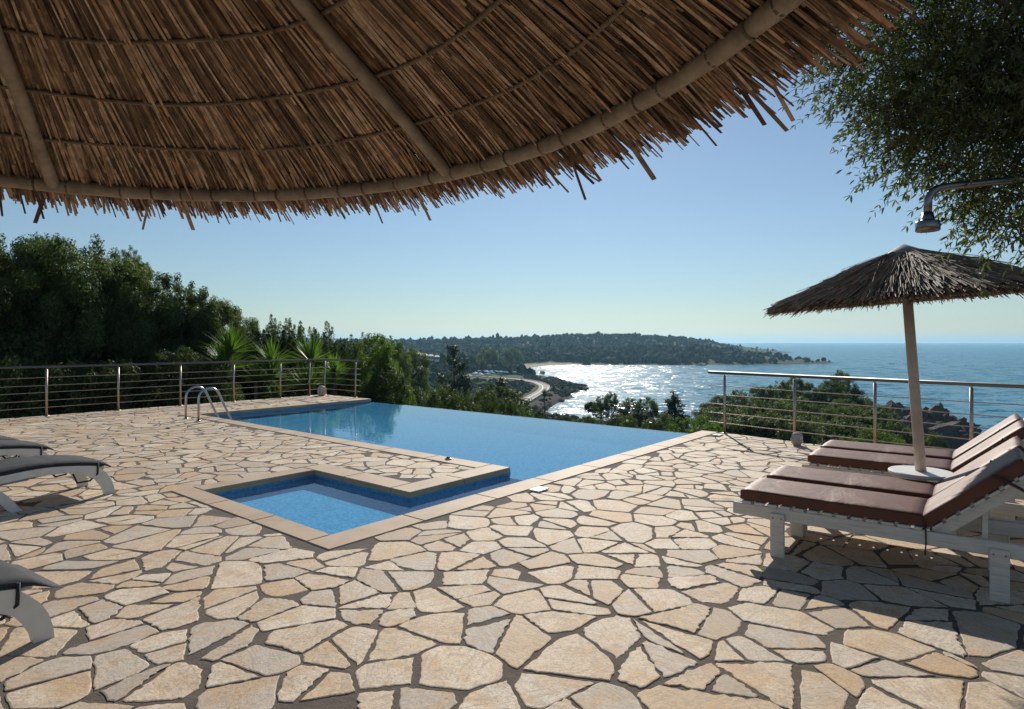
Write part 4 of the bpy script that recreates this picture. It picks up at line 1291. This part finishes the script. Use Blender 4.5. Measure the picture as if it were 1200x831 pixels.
def unit_trunk(name, seed, bend=.1, h=.75, limbs=7, thick=.09):
    rd = random.Random(seed); m = MB()
    p = [Vector((0, 0, -.12)), Vector((rd.uniform(-bend, bend), rd.uniform(-bend, bend), h * .35)), Vector((rd.uniform(-bend, bend), rd.uniform(-bend, bend), h * .7)), Vector((rd.uniform(-bend, bend), rd.uniform(-bend, bend), h))]
    m.tube(p, [thick, thick * .75, thick * .45, thick * .12], 8)
    for i in range(limbs):
        s = rd.uniform(.25, .95); k = min(2, int(s * 3)); b = p[k] + (p[k + 1] - p[k]) * (s * 3 - k); a = rd.uniform(0, 6.28); L = rd.uniform(.4, .75)
        e = b + Vector((math.cos(a) * L, math.sin(a) * L, rd.uniform(.1, .25)))
        m.tube([b, (b + e) / 2 + Vector((0, 0, -.03)), e], [thick * .38, thick * .25, thick * .06], 6, False)
    me = m.build("trunk", M['bark']); d = me.data; bpy.data.objects.remove(me); return d
CR = {  # unit crowns by kind
      'grove': [unit_crown("crown", 40 + i, M['leaf_grove'], 64000, .037, 'shrub', 2.6) for i in range(3)],
      'oleander': [unit_crown("crown", 50 + i, M['leaf_shrub'], 34000, .05, 'upright', 3.4) for i in range(3)],
      'bush': [unit_crown("crown", 60 + i, M['leaf_shrub'], 20000, .055, 'shrub', 2.0) for i in range(2)],
      'bright': [unit_crown("crown", 65, M['leaf_bright'], 13000, .07, 'shrub', 2.0)],
      'round': [unit_crown("crown", 70 + i, M['leaf_grove'], 12000, .075, 'round', 2.0) for i in range(3)],
      'pine': [unit_crown("crown", 80 + i, M['leaf_pine'], 9000, .10, 'cone', 3.0) for i in range(2)],
      'umbrella': [unit_crown("crown", 90, M['leaf_pine'], 8000, .09, 'umbrella', 1.6)]}
TR = [unit_trunk("trunk", 30 + i) for i in range(4)]
rt = random.Random(77)
CMAX = {'grove': 3.4, 'oleander': 4.2, 'bush': 2.4, 'bright': 2.4, 'round': 2.4, 'pine': 4.0, 'umbrella': 2.0}
def tree(kind, px, d, ytop, r, label, group, name, cat_="tree", zb=None, x=None):
    xx = (px - 600) / 720 * d if x is None else x
    g = float(ground_z([(xx, d)], False)[0]) if zb is None else zb
    if d < 26 and zb is None: g = min(g, -1.6)
    zt = EYE - (ytop - 400) / 720 * d
    h = max(1.2, zt - g)
    root = thing(name, label, cat_, (xx, d, g), rt.uniform(0, 6.28), group)
    c = link(bpy.data.objects.new("crown", rt.choice(CR[kind])), root); ch = min(h * 1.02, r * CMAX[kind]); c.scale = (r, r, ch); c.location = (0, 0, h - ch)
    t_ = link(bpy.data.objects.new("trunk", rt.choice(TR)), root); t_.scale = (min(r, h * .35) if kind != 'oleander' else .5 * r,) * 2 + (h,)
    return root
ordn = ["first", "second", "third", "fourth", "fifth", "sixth", "seventh", "eighth", "ninth", "tenth", "eleventh", "twelfth"]
G1 = "dense trees behind the left railing"
for i, (px, d, y, r) in enumerate([(-75, 15.5, 290, 2.3), (0, 17.0, 297, 1.9), (36, 18.2, 291, 1.8), (72, 17.5, 294, 1.9), (102, 18.6, 297, 1.8), (130, 19, 309, 1.7), (158, 19, 314, 1.7), (184, 19.3, 327, 1.6), (208, 19.6, 336, 1.5), (232, 20, 350, 1.4), (254, 20.5, 360, 1.3), (276, 21.5, 369, 1.2)]):
    tree('grove', px, d, y, r, f"dark evergreen tree behind the left railing, {ordn[i]} from the left edge", G1, "evergreen_tree")
tree('grove', 152, 20.5, 296, .75, "slender evergreen whose twiggy tip stands alone above the dark trees at left", G1, "evergreen_tree")
for i, (px, d, y, r) in enumerate([(-60, 22, 320, 2.6), (40, 23, 318, 2.6), (130, 23, 345, 2.4), (210, 23.5, 375, 2.2)]):
    tree('grove', px, d, y, r, "evergreen of the back row, filling the gaps behind the dark trees at left", G1, "evergreen_tree")
G2 = "tall shrubs beyond the yuccas"
for i, (px, d, y, r) in enumerate([(252, 21.0, 372, 1.1), (284, 21.5, 372, 1.0), (308, 22, 368, .95), (331, 22.5, 364, .95), (354, 22.5, 371, .95), (378, 23, 378, .95), (402, 22.5, 386, .95), (424, 22, 391, .9)]):
    tree('oleander', px, d, y, r, f"upright green shrub behind the yuccas, {ordn[i]} from the left of its row", G2, "tall_shrub", "shrub")
G3 = "low bushes behind the left railing"
for i, (px, d, y, r) in enumerate([(10, 14.6, 425, 1.3), (78, 15.4, 432, 1.3), (140, 16.2, 428, 1.2), (208, 17.2, 412, .95), (250, 17.8, 428, .9)]):
    tree('bush', px, d, y, r, f"low dark bush just behind the left railing, {ordn[i]} from the left edge", G3, "bush", "bush")
G4 = "bushes below the infinity edge"
mids = [('bright', 440, 20.5, 398, 1.0, "olive green bush beside the end post of the left railing"),
        ('bush', 452, 19.5, 432, .9, "leafy bush crowding the end of the left railing, below its taller neighbour"),
        ('bright', 472, 23, 455, .8, "yellow green bush right at the far corner of the infinity edge"),
        ('bush', 492, 26, 458, 1.2, "green bush beyond the infinity edge, just right of the yellow green bush"),
        ('bush', 520, 30, 455, 1.4, "green bush beyond the infinity edge, below the big dark pine"),
        ('oleander', 545, 33, 455, 1.3, "upright bush beyond the infinity edge, just right of the pine's foot"),
        ('bush', 566, 35, 460, 1.4, "green bush beyond the infinity edge, below the blue beach umbrellas"),
        ('round', 590, 38, 468, 1.2, "small tree beyond the infinity edge, left of where the road appears"),
        ('bush', 630, 46, 484, 1.5, "low bush beyond the infinity edge below the curving road"),
        ('bush', 662, 50, 487, 1.5, "low bush beyond the infinity edge below the dark shore rocks"),
        ('bright', 610, 44, 481, 1.2, "yellow green low bush beyond the infinity edge at the road's near end"),
        ('bush', 690, 52, 490, 1.5, "low bush beyond the infinity edge at the left of the small trees")]
for k, px, d, y, r, lab in mids: tree(k, px, d, y, r, lab, G4, "bush" if k != 'round' else "small_tree", "bush" if k != 'round' else "tree")
tree('pine', 532, 92, 403, 4.6, "big dark conical pine standing above the bushes left of the beach", None, "pine_tree")
tree('round', 455, 78, 398, 3.2, "dark round tree just right of the shrubs at the left railing's end", None, "round_tree")
tree('round', 484, 95, 411, 3.2, "lighter round tree between the dark round tree and the big pine", None, "round_tree")
tree('round', 572, 560, 406, 11, "tall dark tree behind the blue beach umbrellas", None, "pine_tree")
tree('round', 600, 610, 408, 12, "broad grey green tree at the left end of the beach", None, "broad_tree")
tree('round', 635.5, 520, 434.5, 2.6, "small round tree alone on the shore scrub in front of the bright water", None, "round_tree", zb=SEA + 1.2)
G5 = "trees in the valley left of the beach"
rv = random.Random(4)
for i in range(46):
    px = rv.uniform(432, 600); d = rv.uniform(60, 420)
    x = (px - 600) / 720 * d
    if np.sqrt(((ROADP - np.array([x, d])) ** 2).sum(1)).min() < 11: continue
    if 400 < d and px > 560: continue
    g = float(ground_z([(x, d)], False)[0]); h = rv.uniform(5, 9.5)
    y = max(400 + (EYE - g - h) / d * 720, 413 if px < 560 else 424)
    if 555 < px and y < 445 and d > 120: y = 449
    tree(rv.choice(['round', 'round', 'pine', 'bush']), px, d, y, rv.uniform(2.4, 3.8), "green tree in the wooded valley between the pool's far edge and the beach", G5, "valley_tree")
G6 = "trees beyond the infinity edge at centre right"
cr_ = [('umbrella', 696, 104, 471, 1.7, "spindly small tree at the left end of the row, open against the bright water"),
       ('round', 705, 98, 465, 1.5, "thin crowned small tree, second in the row against the bright water"),
       ('round', 716, 100, 460, 1.3, "narrow small tree with airy top sticking above the row by the bright water"),
       ('round', 738, 96, 467, 2.4, "dark dense tree left of the middle of the row below the bright water"),
       ('round', 758, 94, 467, 2.4, "dark dense tree at the middle of the row below the bright water"),
       ('pine', 790, 90, 456, 3.0, "largest dark pine of the row, left of the right railing's end"),
       ('bush', 722, 62, 487, 1.7, "green bush above the pool edge below the thin crowned small trees"),
       ('bright', 736, 58, 490, 1.3, "light green bush above the pool edge, left of the dark pine"),
       ('bush', 765, 56, 492, 1.8, "green bush above the pool edge right below the dark dense trees"),
       ('bright', 800, 48, 494, 1.7, "light green bush above the pool edge below the dark pine"),
       ('bright', 826, 44, 493, 1.6, "light green bush at the corner where the pool edge meets the right railing"),
       ('bush', 780, 60, 488, 1.6, "green bush above the pool edge just below the dark pine's foot")]
for k, px, d, y, r, lab in cr_: tree(k, px, d, y, r, lab, G6, "small_tree" if k in ('round', 'umbrella', 'pine') else "bush", "tree" if k in ('round', 'umbrella', 'pine') else "bush")
G7 = "trees on the headland behind the right railing"
hd = [(832, 78, 474, 2.6), (848, 76, 465, 2.8), (868, 78, 460, 3.0), (892, 80, 456, 3.0), (914, 78, 450, 3.0), (930, 84, 446, 2.6), (950, 82, 452, 2.8), (972, 82, 450, 2.6), (994, 84, 450, 2.8), (1012, 86, 462, 2.6), (1034, 90, 478, 2.4)]
for i, (px, d, y, r) in enumerate(hd):
    tree(rt.choice(['grove', 'round', 'grove']), px, d, y, r, f"headland skyline tree behind the right railing, {ordn[i]} from the left", G7, "headland_tree")
for i in range(26):
    px = 826 + (i % 13) * 16.5 + rt.uniform(-5, 5); row = i // 13; d = (66, 52)[row] + rt.uniform(-4, 4)
    y = (472, 490)[row] + rt.uniform(-5, 6) + max(0, 850 - px) * .5 + max(0, px - 985) * .28
    tree(rt.choice(['grove', 'round', 'round', 'bush']), px, d, y, rt.uniform(1.9, 2.8), "dark tree of the slope thicket seen through the right railing's rods", G7, "headland_tree")
for k_, (px, d, y, r) in enumerate([(1022, 64, 484, 2.0), (1044, 60, 493, 1.8), (1068, 58, 501, 1.7), (1092, 60, 508, 1.6)]):
    tree('round', px, d, y, r, ["rounded bush at the right end of the slope thicket, left of the umbrella pole", "rounded bush in front of the rock outcrop, just left of the umbrella pole", "rounded bush in front of the rock outcrop, behind the umbrella pole", "rounded bush in front of the rock outcrop, right of the umbrella pole"][k_], G7, "bush", "bush")
tree('bright', 835, 40, 500, 1.2, "light green bush at the free end of the right railing's rods", G7, "bush", "bush")
G8 = "weeds at the edge of the terrace"
for i, (px, d, y) in enumerate([(1016, 9.4, 506), (1036, 9.2, 510), (992, 9.7, 513), (1050, 9.0, 517)]):
    tree('bright', px, d, y, .2, f"wild weed growing under the right railing, {ordn[i]} from the left".replace("first", "second") if False else ["tall wild weed under the right railing beyond the farthest lounger", "low wild weed under the right railing just left of the umbrella pole", "small wild weed under the right railing at the foot of the farthest lounger", "wild weed under the right railing right beside the umbrella pole"][i], G8, "weed", "plant")

# palms and yuccas: blade rosettes
def blades(center, n, L, w, droop, el0, el1, rng, fold=.25, seg=4):
    V = []; F = []
    for i in range(n):
        a = rng.uniform(0, 2 * math.pi); el = rng.uniform(el0, el1); l = L * rng.uniform(.75, 1.1)
        d = np.array([math.cos(a) * math.cos(el), math.sin(a) * math.cos(el), math.sin(el)]); s = np.array([-math.sin(a), math.cos(a), 0])
        p = np.array(center, float); b = len(V)
        for k in range(seg + 1):
            t = k / seg; ww = w * (1 - t ** 1.6) * (.55 + .9 * min(1, t * 2.2) * .5) + .002
            V += [p - s * ww * .5 + np.array([0, 0, fold * ww]), p, p + s * ww * .5 + np.array([0, 0, fold * ww])]
            p = p + d * (l / seg); d = d - np.array([0, 0, droop * t]); d /= np.linalg.norm(d)
        for k in range(seg):
            q = b + k * 3; F += [(q, q + 1, q + 4, q + 3), (q + 1, q + 2, q + 5, q + 4)]
    return V, F
def yucca(px, d, ytop, L, label, heads, rs):
    rng = np.random.default_rng(rs); g = -1.2; root = thing("yucca_plant", label, "plant", at(px, d, g), 0, "yuccas behind the left railing")
    zt = EYE - (ytop - 400) / 720 * d - L * .62 - g
    m = MB(); V = []; F = []
    for k in range(heads):
        hx, hy, hz = (0, 0, zt) if k == 0 else (rng.uniform(-.35, .35), rng.uniform(-.3, .3), zt * rng.uniform(.55, .85))
        m.tube([(0, 0, -.3), (hx * .6, hy * .6, hz * .5), (hx, hy, hz)], [.09, .07, .05], 8)
        v, f = blades((hx, hy, hz), 110, L, .055, .10, .0, 1.5, rng); b = len(V); V += v; F += [tuple(i + b for i in q) for q in f]
    m.build("trunk", M['bark'], root)
    link(bpy.data.objects.new("foliage", mesh_np("foliage", np.array(V), np.array(F), [M['leaf_yucca']])), root)
yucca(270, 18.4, 390, .95, "tallest yucca behind the left railing, leftmost of the bright spiky plants", 3, 1)
yucca(318, 18.8, 406, .85, "middle one of the three bright yuccas behind the left railing", 2, 2)
yucca(364, 18.9, 402, .95, "yucca behind the left railing just left of its corner post", 3, 3)
yucca(322, 18.0, 452, .55, "small low yucca in front of the middle yucca, seen through the rods", 1, 4)
yucca(300, 18.0, 432, .6, "small yucca between the tallest and the middle yucca, seen through the rods", 1, 5)
yucca(392, 19.6, 422, .7, "yucca on the turn of the left railing, right of the corner post", 2, 6)
def palm(px, d, ytop, h, L, label, zb=None):
    rng = np.random.default_rng(int(px)); x = (px - 600) / 720 * d
    zt = EYE - (ytop - 400) / 720 * d; g = float(ground_z([(x, d)], False)[0]) if zb is None else zb; top = zt - g - L * .45
    root = thing("palm_tree", label, "palm", (x, d, g))
    MB().tube([(0, 0, -.5), (.1, 0, top * .5), (0, 0, top)], [.26, .2, .18], 8).build("trunk", M['bark'], root)
    V, F = blades((0, 0, top), 60, L, .42, .28, -.5, 1.4, rng)
    link(bpy.data.objects.new("crown", mesh_np("crown", np.array(V), np.array(F), [M['leaf_grove']])), root)
palm(578.5, 150, 454, 6, 2.0, "small palm by the left edge of the coast road")
palm(598.5, 175, 460, 6, 1.9, "small palm on the near seaward side of the coast road") if False else None
palm(638, 185, 459, 6, 1.9, "small palm on the seaward verge of the coast road")
tree('round', 985, 87, 435, 1.5, "round bushy treetop standing alone above the headland trees at right", G7, "headland_tree")

# ---------------------------------------------------------------- woods on the far land (one mass)
def forest():
    import bmesh
    rng = np.random.default_rng(12)
    def ico(sub, seed):
        bm = bmesh.new(); bmesh.ops.create_icosphere(bm, subdivisions=sub, radius=1); 
        for v in bm.verts:
            v.co *= 1 + .34 * mnoise.noise(v.co * 1.9 + Vector((seed, 2 * seed, 0))) + .20 * mnoise.noise(v.co * 5 + Vector((seed, 0, seed)))
        bm.verts.ensure_lookup_table(); V = np.array([v.co[:] for v in bm.verts]); F = np.array([[v.index for v in f.verts] for f in bm.faces]); bm.free(); return V, F
    hi = [ico(3, s) for s in range(3)]; lo = [ico(2, 10 + s) for s in range(4)]; lo1 = [ico(1, 20 + s) for s in range(4)]
    n = 25000
    azs = rng.uniform(math.atan(-205 / 720), math.atan(400 / 720), n); rs = 380 + (1780 - 380) * rng.random(n) ** .75
    P = np.stack([np.tan(azs) * rs, rs], 1)
    cd_ = coast_dist(P); rd_ = np.sqrt(((P[:, None, :] - ROADP[None]) ** 2).sum(-1)).min(1)
    nz = vnoise(P, .012, 3.3)
    ok = (cd_ > 9 + 5 * rng.random(n)) & (rd_ > 13) & ~((P[:, 1] < 500) & (P[:, 0] > -48)) & (rng.random(n) < np.clip(.9 + nz, .25, 1))
    ok &= ~((P[:, 1] > 560) & (P[:, 1] < 800) & (cd_ < 30) & (P[:, 0] < 90))
    ok &= ~((P[:, 0] > 330) & (P[:, 1] < 1000) & (rng.random(n) < .55)); ok &= ~((P[:, 0] > 560) & (rng.random(n) < .8))
    P = P[ok]; Z = ground_z(P, False); Vs = []; Fs = []; b = 0
    for i, (p, z) in enumerate(zip(P, Z)):
        bank = hi if p[1] < 640 else (lo if p[1] < 960 else lo1)
        V, F = bank[i % len(bank)]
        r = (rng.uniform(1.8, 3.6) if rng.random() < .86 else rng.uniform(3.8, 5.4)) * (1.0 if p[0] < 380 else .62); h = r * rng.uniform(.75, 1.35)
        if rng.random() < .05: h *= 1.5; r *= .8
        a = rng.uniform(0, 6.28); ca_, sa_ = math.cos(a), math.sin(a)
        Q = np.stack([(V[:, 0] * ca_ - V[:, 1] * sa_) * r + p[0], (V[:, 0] * sa_ + V[:, 1] * ca_) * r + p[1], V[:, 2] * h + z + h * .75], 1)
        Vs.append(Q); Fs.append(F + b); b += len(V)
    o = link(bpy.data.objects.new("forest", mesh_np("forest", np.concatenate(Vs), np.concatenate(Fs), [M['forest']], False)))
    tag(o, "wooded slopes of the low peninsula across the bay and its valley", "wood", None, 'stuff'); print("forest trees", len(P))
    # scrub on the shore and slopes nearer than that
    n = 4200; x = rng.uniform(-60, 45, n); y = rng.uniform(150, 590, n); P = np.stack([x, y], 1)
    cd_ = coast_dist(P); rd_ = np.sqrt(((P[:, None, :] - ROADP[None]) ** 2).sum(-1)).min(1)
    ok = (cd_ > np.where((y < 435) & (x > 0), 2.0 + 6 * rng.random(n) ** 2, 9 + 12 * rng.random(n))) & (rd_ > 6.0) & ~((np.abs(x + 14) < 24) & (np.abs(y - 450) < 45)); P = P[ok]; Z = ground_z(P, False); Vs = []; Fs = []; b = 0
    for i, (p, z) in enumerate(zip(P, Z)):
        V, F = hi[i % 3]; r = rng.uniform(.7, 1.9); h = r * rng.uniform(.45, .85)
        Vs.append(np.stack([V[:, 0] * r + p[0], V[:, 1] * r + p[1], V[:, 2] * h + z + h * .3], 1)); Fs.append(F + b); b += len(V)
    o = link(bpy.data.objects.new("scrub", mesh_np("scrub", np.concatenate(Vs), np.concatenate(Fs), [M['forest']], False)))
    tag(o, "low dark scrub growing along the shore and the road verges", "scrub", None, 'stuff')
forest()

# rocks on the headland and the shore shelf
def rock(x, y, z, r, sq, seed, lab, grp):
    me = rock_mesh("shore_rock", r, seed, 5, .55, sq, 2.2); me.materials.append(M['coast_rock'])
    o = link(bpy.data.objects.new("shore_rock", me)); o.location = (x, y, z); tag(o, lab, "rock", grp)
GR_ = "rocky outcrops below the right railing"
for i, (px, d, y, r, sq) in enumerate([(1050, 128, 491, 9, (1.2, 1.1, .75)), (1078, 126, 492, 8, (1.2, 1, .72)), (1098, 128, 499, 6.5, (1.1, 1, .75)), (1030, 122, 492, 8, (1.2, 1, .8)), (1116, 140, 505, 4.5, (1.3, 1, .7)), (1062, 112, 506, 8, (1.4, 1, .7))]):
    p = at(px, d, None, y); rock(p.x, p.y, p.z - r * sq[2] * .72, r, sq, i + 3, ["jagged dark rock outcrop where the headland ends, left of the umbrella pole", "jagged dark rock outcrop just right of the umbrella pole", "craggy dark rock at the seaward end of the outcrop", "dark rock outcrop partly behind the headland trees", "small dark rock at the water beyond the outcrop", "dark rock low on the outcrop beside the umbrella pole"][i], GR_)
GS = "dark rocks on the shore shelf"
for i in range(26):
    rv2 = random.Random(100 + i); k = rv2.uniform(10, 17.99); j = int(k); a = COAST[j]; b = COAST[j + 1]; p = a + (b - a) * (k - j)
    rock(p[0] - rv2.uniform(-1, 7), p[1] + rv2.uniform(-4, 4), SEA + .3, rv2.uniform(1.2, 3.4), (1.4, 1.2, rv2.uniform(.4, .7)), 20 + i, "dark rock on the low shore shelf between the coast road and the bright water", GS)

# ---------------------------------------------------------------- far small things
def beach_umbrella(x, y, mat, lab):
    z = float(ground_z([(x, y)], False)[0]); r = thing("beach_umbrella", lab, "beach umbrella", (x, y, z), 0, "beach umbrellas of the waterside bar")
    MB().tube([(0, 0, -.2), (0, 0, 2.9)], .06, 6).build("pole", M['white_plastic'], r)
    MB().lathe([(0, 3.1), (.9, 2.75), (1.9, 2.25), (1.9, 2.1), (0, 2.9)], (0, 0, 0), 10, False).build("canopy", mat, r)
rb = random.Random(6)
for i in range(34):
    px = 556 + 48 * rb.random(); f = (px - 556) / 48; d = 462 + 60 * f + rb.uniform(-22, 22)
    cn = 'white' if (f < .25 and rb.random() < .7) or rb.random() < .12 else ('blue' if rb.random() < .45 + .3 * (.5 - f) else 'teal')
    beach_umbrella((px - 600) / 720 * d, d, M['cloth_' + cn], f"{'turquoise' if cn == 'teal' else cn} umbrella of the crowded waterside bar left of the beach")
def house(px, d, w, dp, h, roof, lab, zb=None, name="white_house"):
    x = (px - 600) / 720 * d; z = float(ground_z([(x, d)], False)[0]) if zb is None else zb
    r = thing(name, lab, "house", (x, d, z), rb.uniform(-.15, .15)); MB().box((0, 0, h / 2 - .5), (w, dp, h + 1)).build("wall", M['white_wall'], r)
    m = MB(); e = .5
    V = [(-w / 2 - e, -dp / 2 - e, h), (w / 2 + e, -dp / 2 - e, h), (w / 2 + e, dp / 2 + e, h), (-w / 2 - e, dp / 2 + e, h), (-w / 2 * .6, 0, h + dp * .2), (w / 2 * .6, 0, h + dp * .2)]
    m.add(V, [(0, 1, 5, 4), (2, 3, 4, 5), (1, 2, 5), (3, 0, 4), (3, 2, 1, 0)]); m.build("roof", roof, r)
    for k in range(max(2, int(w / 4))):
        MB().box((-w / 2 + (k + .5) * w / max(2, int(w / 4)), -dp / 2 - .03, h * .55), (1.2, .08, 1.4)).build("window", M['dark_glass'], r)
for px, y, w, lab in ((489, 412, 10, "white house among the valley trees, leftmost of the far white row"), (497, 413, 8, "white house among the valley trees, second of the far white row"), (505, 414, 7, "white house among the valley trees, third of the far white row"), (512, 415, 6, "small white house at the right end of the far white row")):
    d = 430; house(px, d, w * .5, 6, 2.3, M['white_wall'], lab, EYE - (y + 1 - 400) / 720 * d - 3.6)
house(488, 300, 9.5, 7, 3.2, M['yellow_roof'], "long low building with a pale yellow roof among the valley trees", EYE - 31 / 720 * 300 - 3.8, "low_building")
# boat
bt = thing("motor_boat", "dark motor boat lying on the bay in front of the peninsula", "boat", (232, 752, SEA), 0.1)
m = MB(); V = []; ns = 12
for i in range(ns + 1):
    s = i / ns; x = (s - .5) * 12; hw = 1.7 * (1 - max(0, (s - .55) / .45) ** 2.2) + .02; V += [(x, -hw, 1.25 + .5 * s * s), (x, -hw * .7, -.3), (x, hw * .7, -.3), (x, hw, 1.25 + .5 * s * s)]
Fq = []
for i in range(ns):
    for j in range(3): Fq.append((i * 4 + j, i * 4 + 4 + j, i * 4 + 5 + j, i * 4 + 1 + j))
    Fq.append((i * 4 + 3, i * 4 + 7, i * 4 + 4, i * 4))
Fq.append((0, 1, 2, 3)); m.add(V, Fq); m.build("hull", M['boat_dark'], bt)
MB().box((-1.2, 0, 2.1), (4.2, 2.3, 1.5), None, .2).build("cabin", M['white_wall'], bt)
MB().box((-1.2, 0, 2.3), (4.3, 2.36, .5), None, .05).build("windscreen", M['dark_glass'], bt)

# ---------------------------------------------------------------- air
HAZE = 1.1e-4
if HAZE > 0:
    t = NT("haze_air"); t.n.remove(t.b)
    pv = t.node("ShaderNodeVolumePrincipled"); pv.inputs['Color'].default_value = (.40, .74, 1.0, 1); pv.inputs['Density'].default_value = HAZE; pv.inputs['Anisotropy'].default_value = .35
    t.L(pv.outputs[0], t.out.inputs['Volume'])
    mb = MB(); mb.box((0, 0, (SEA - 5 + 64) / 2), (25000, 25000, 64 - (SEA - 5))); o = mb.build("haze", t.m); tag(o, kind='stuff')
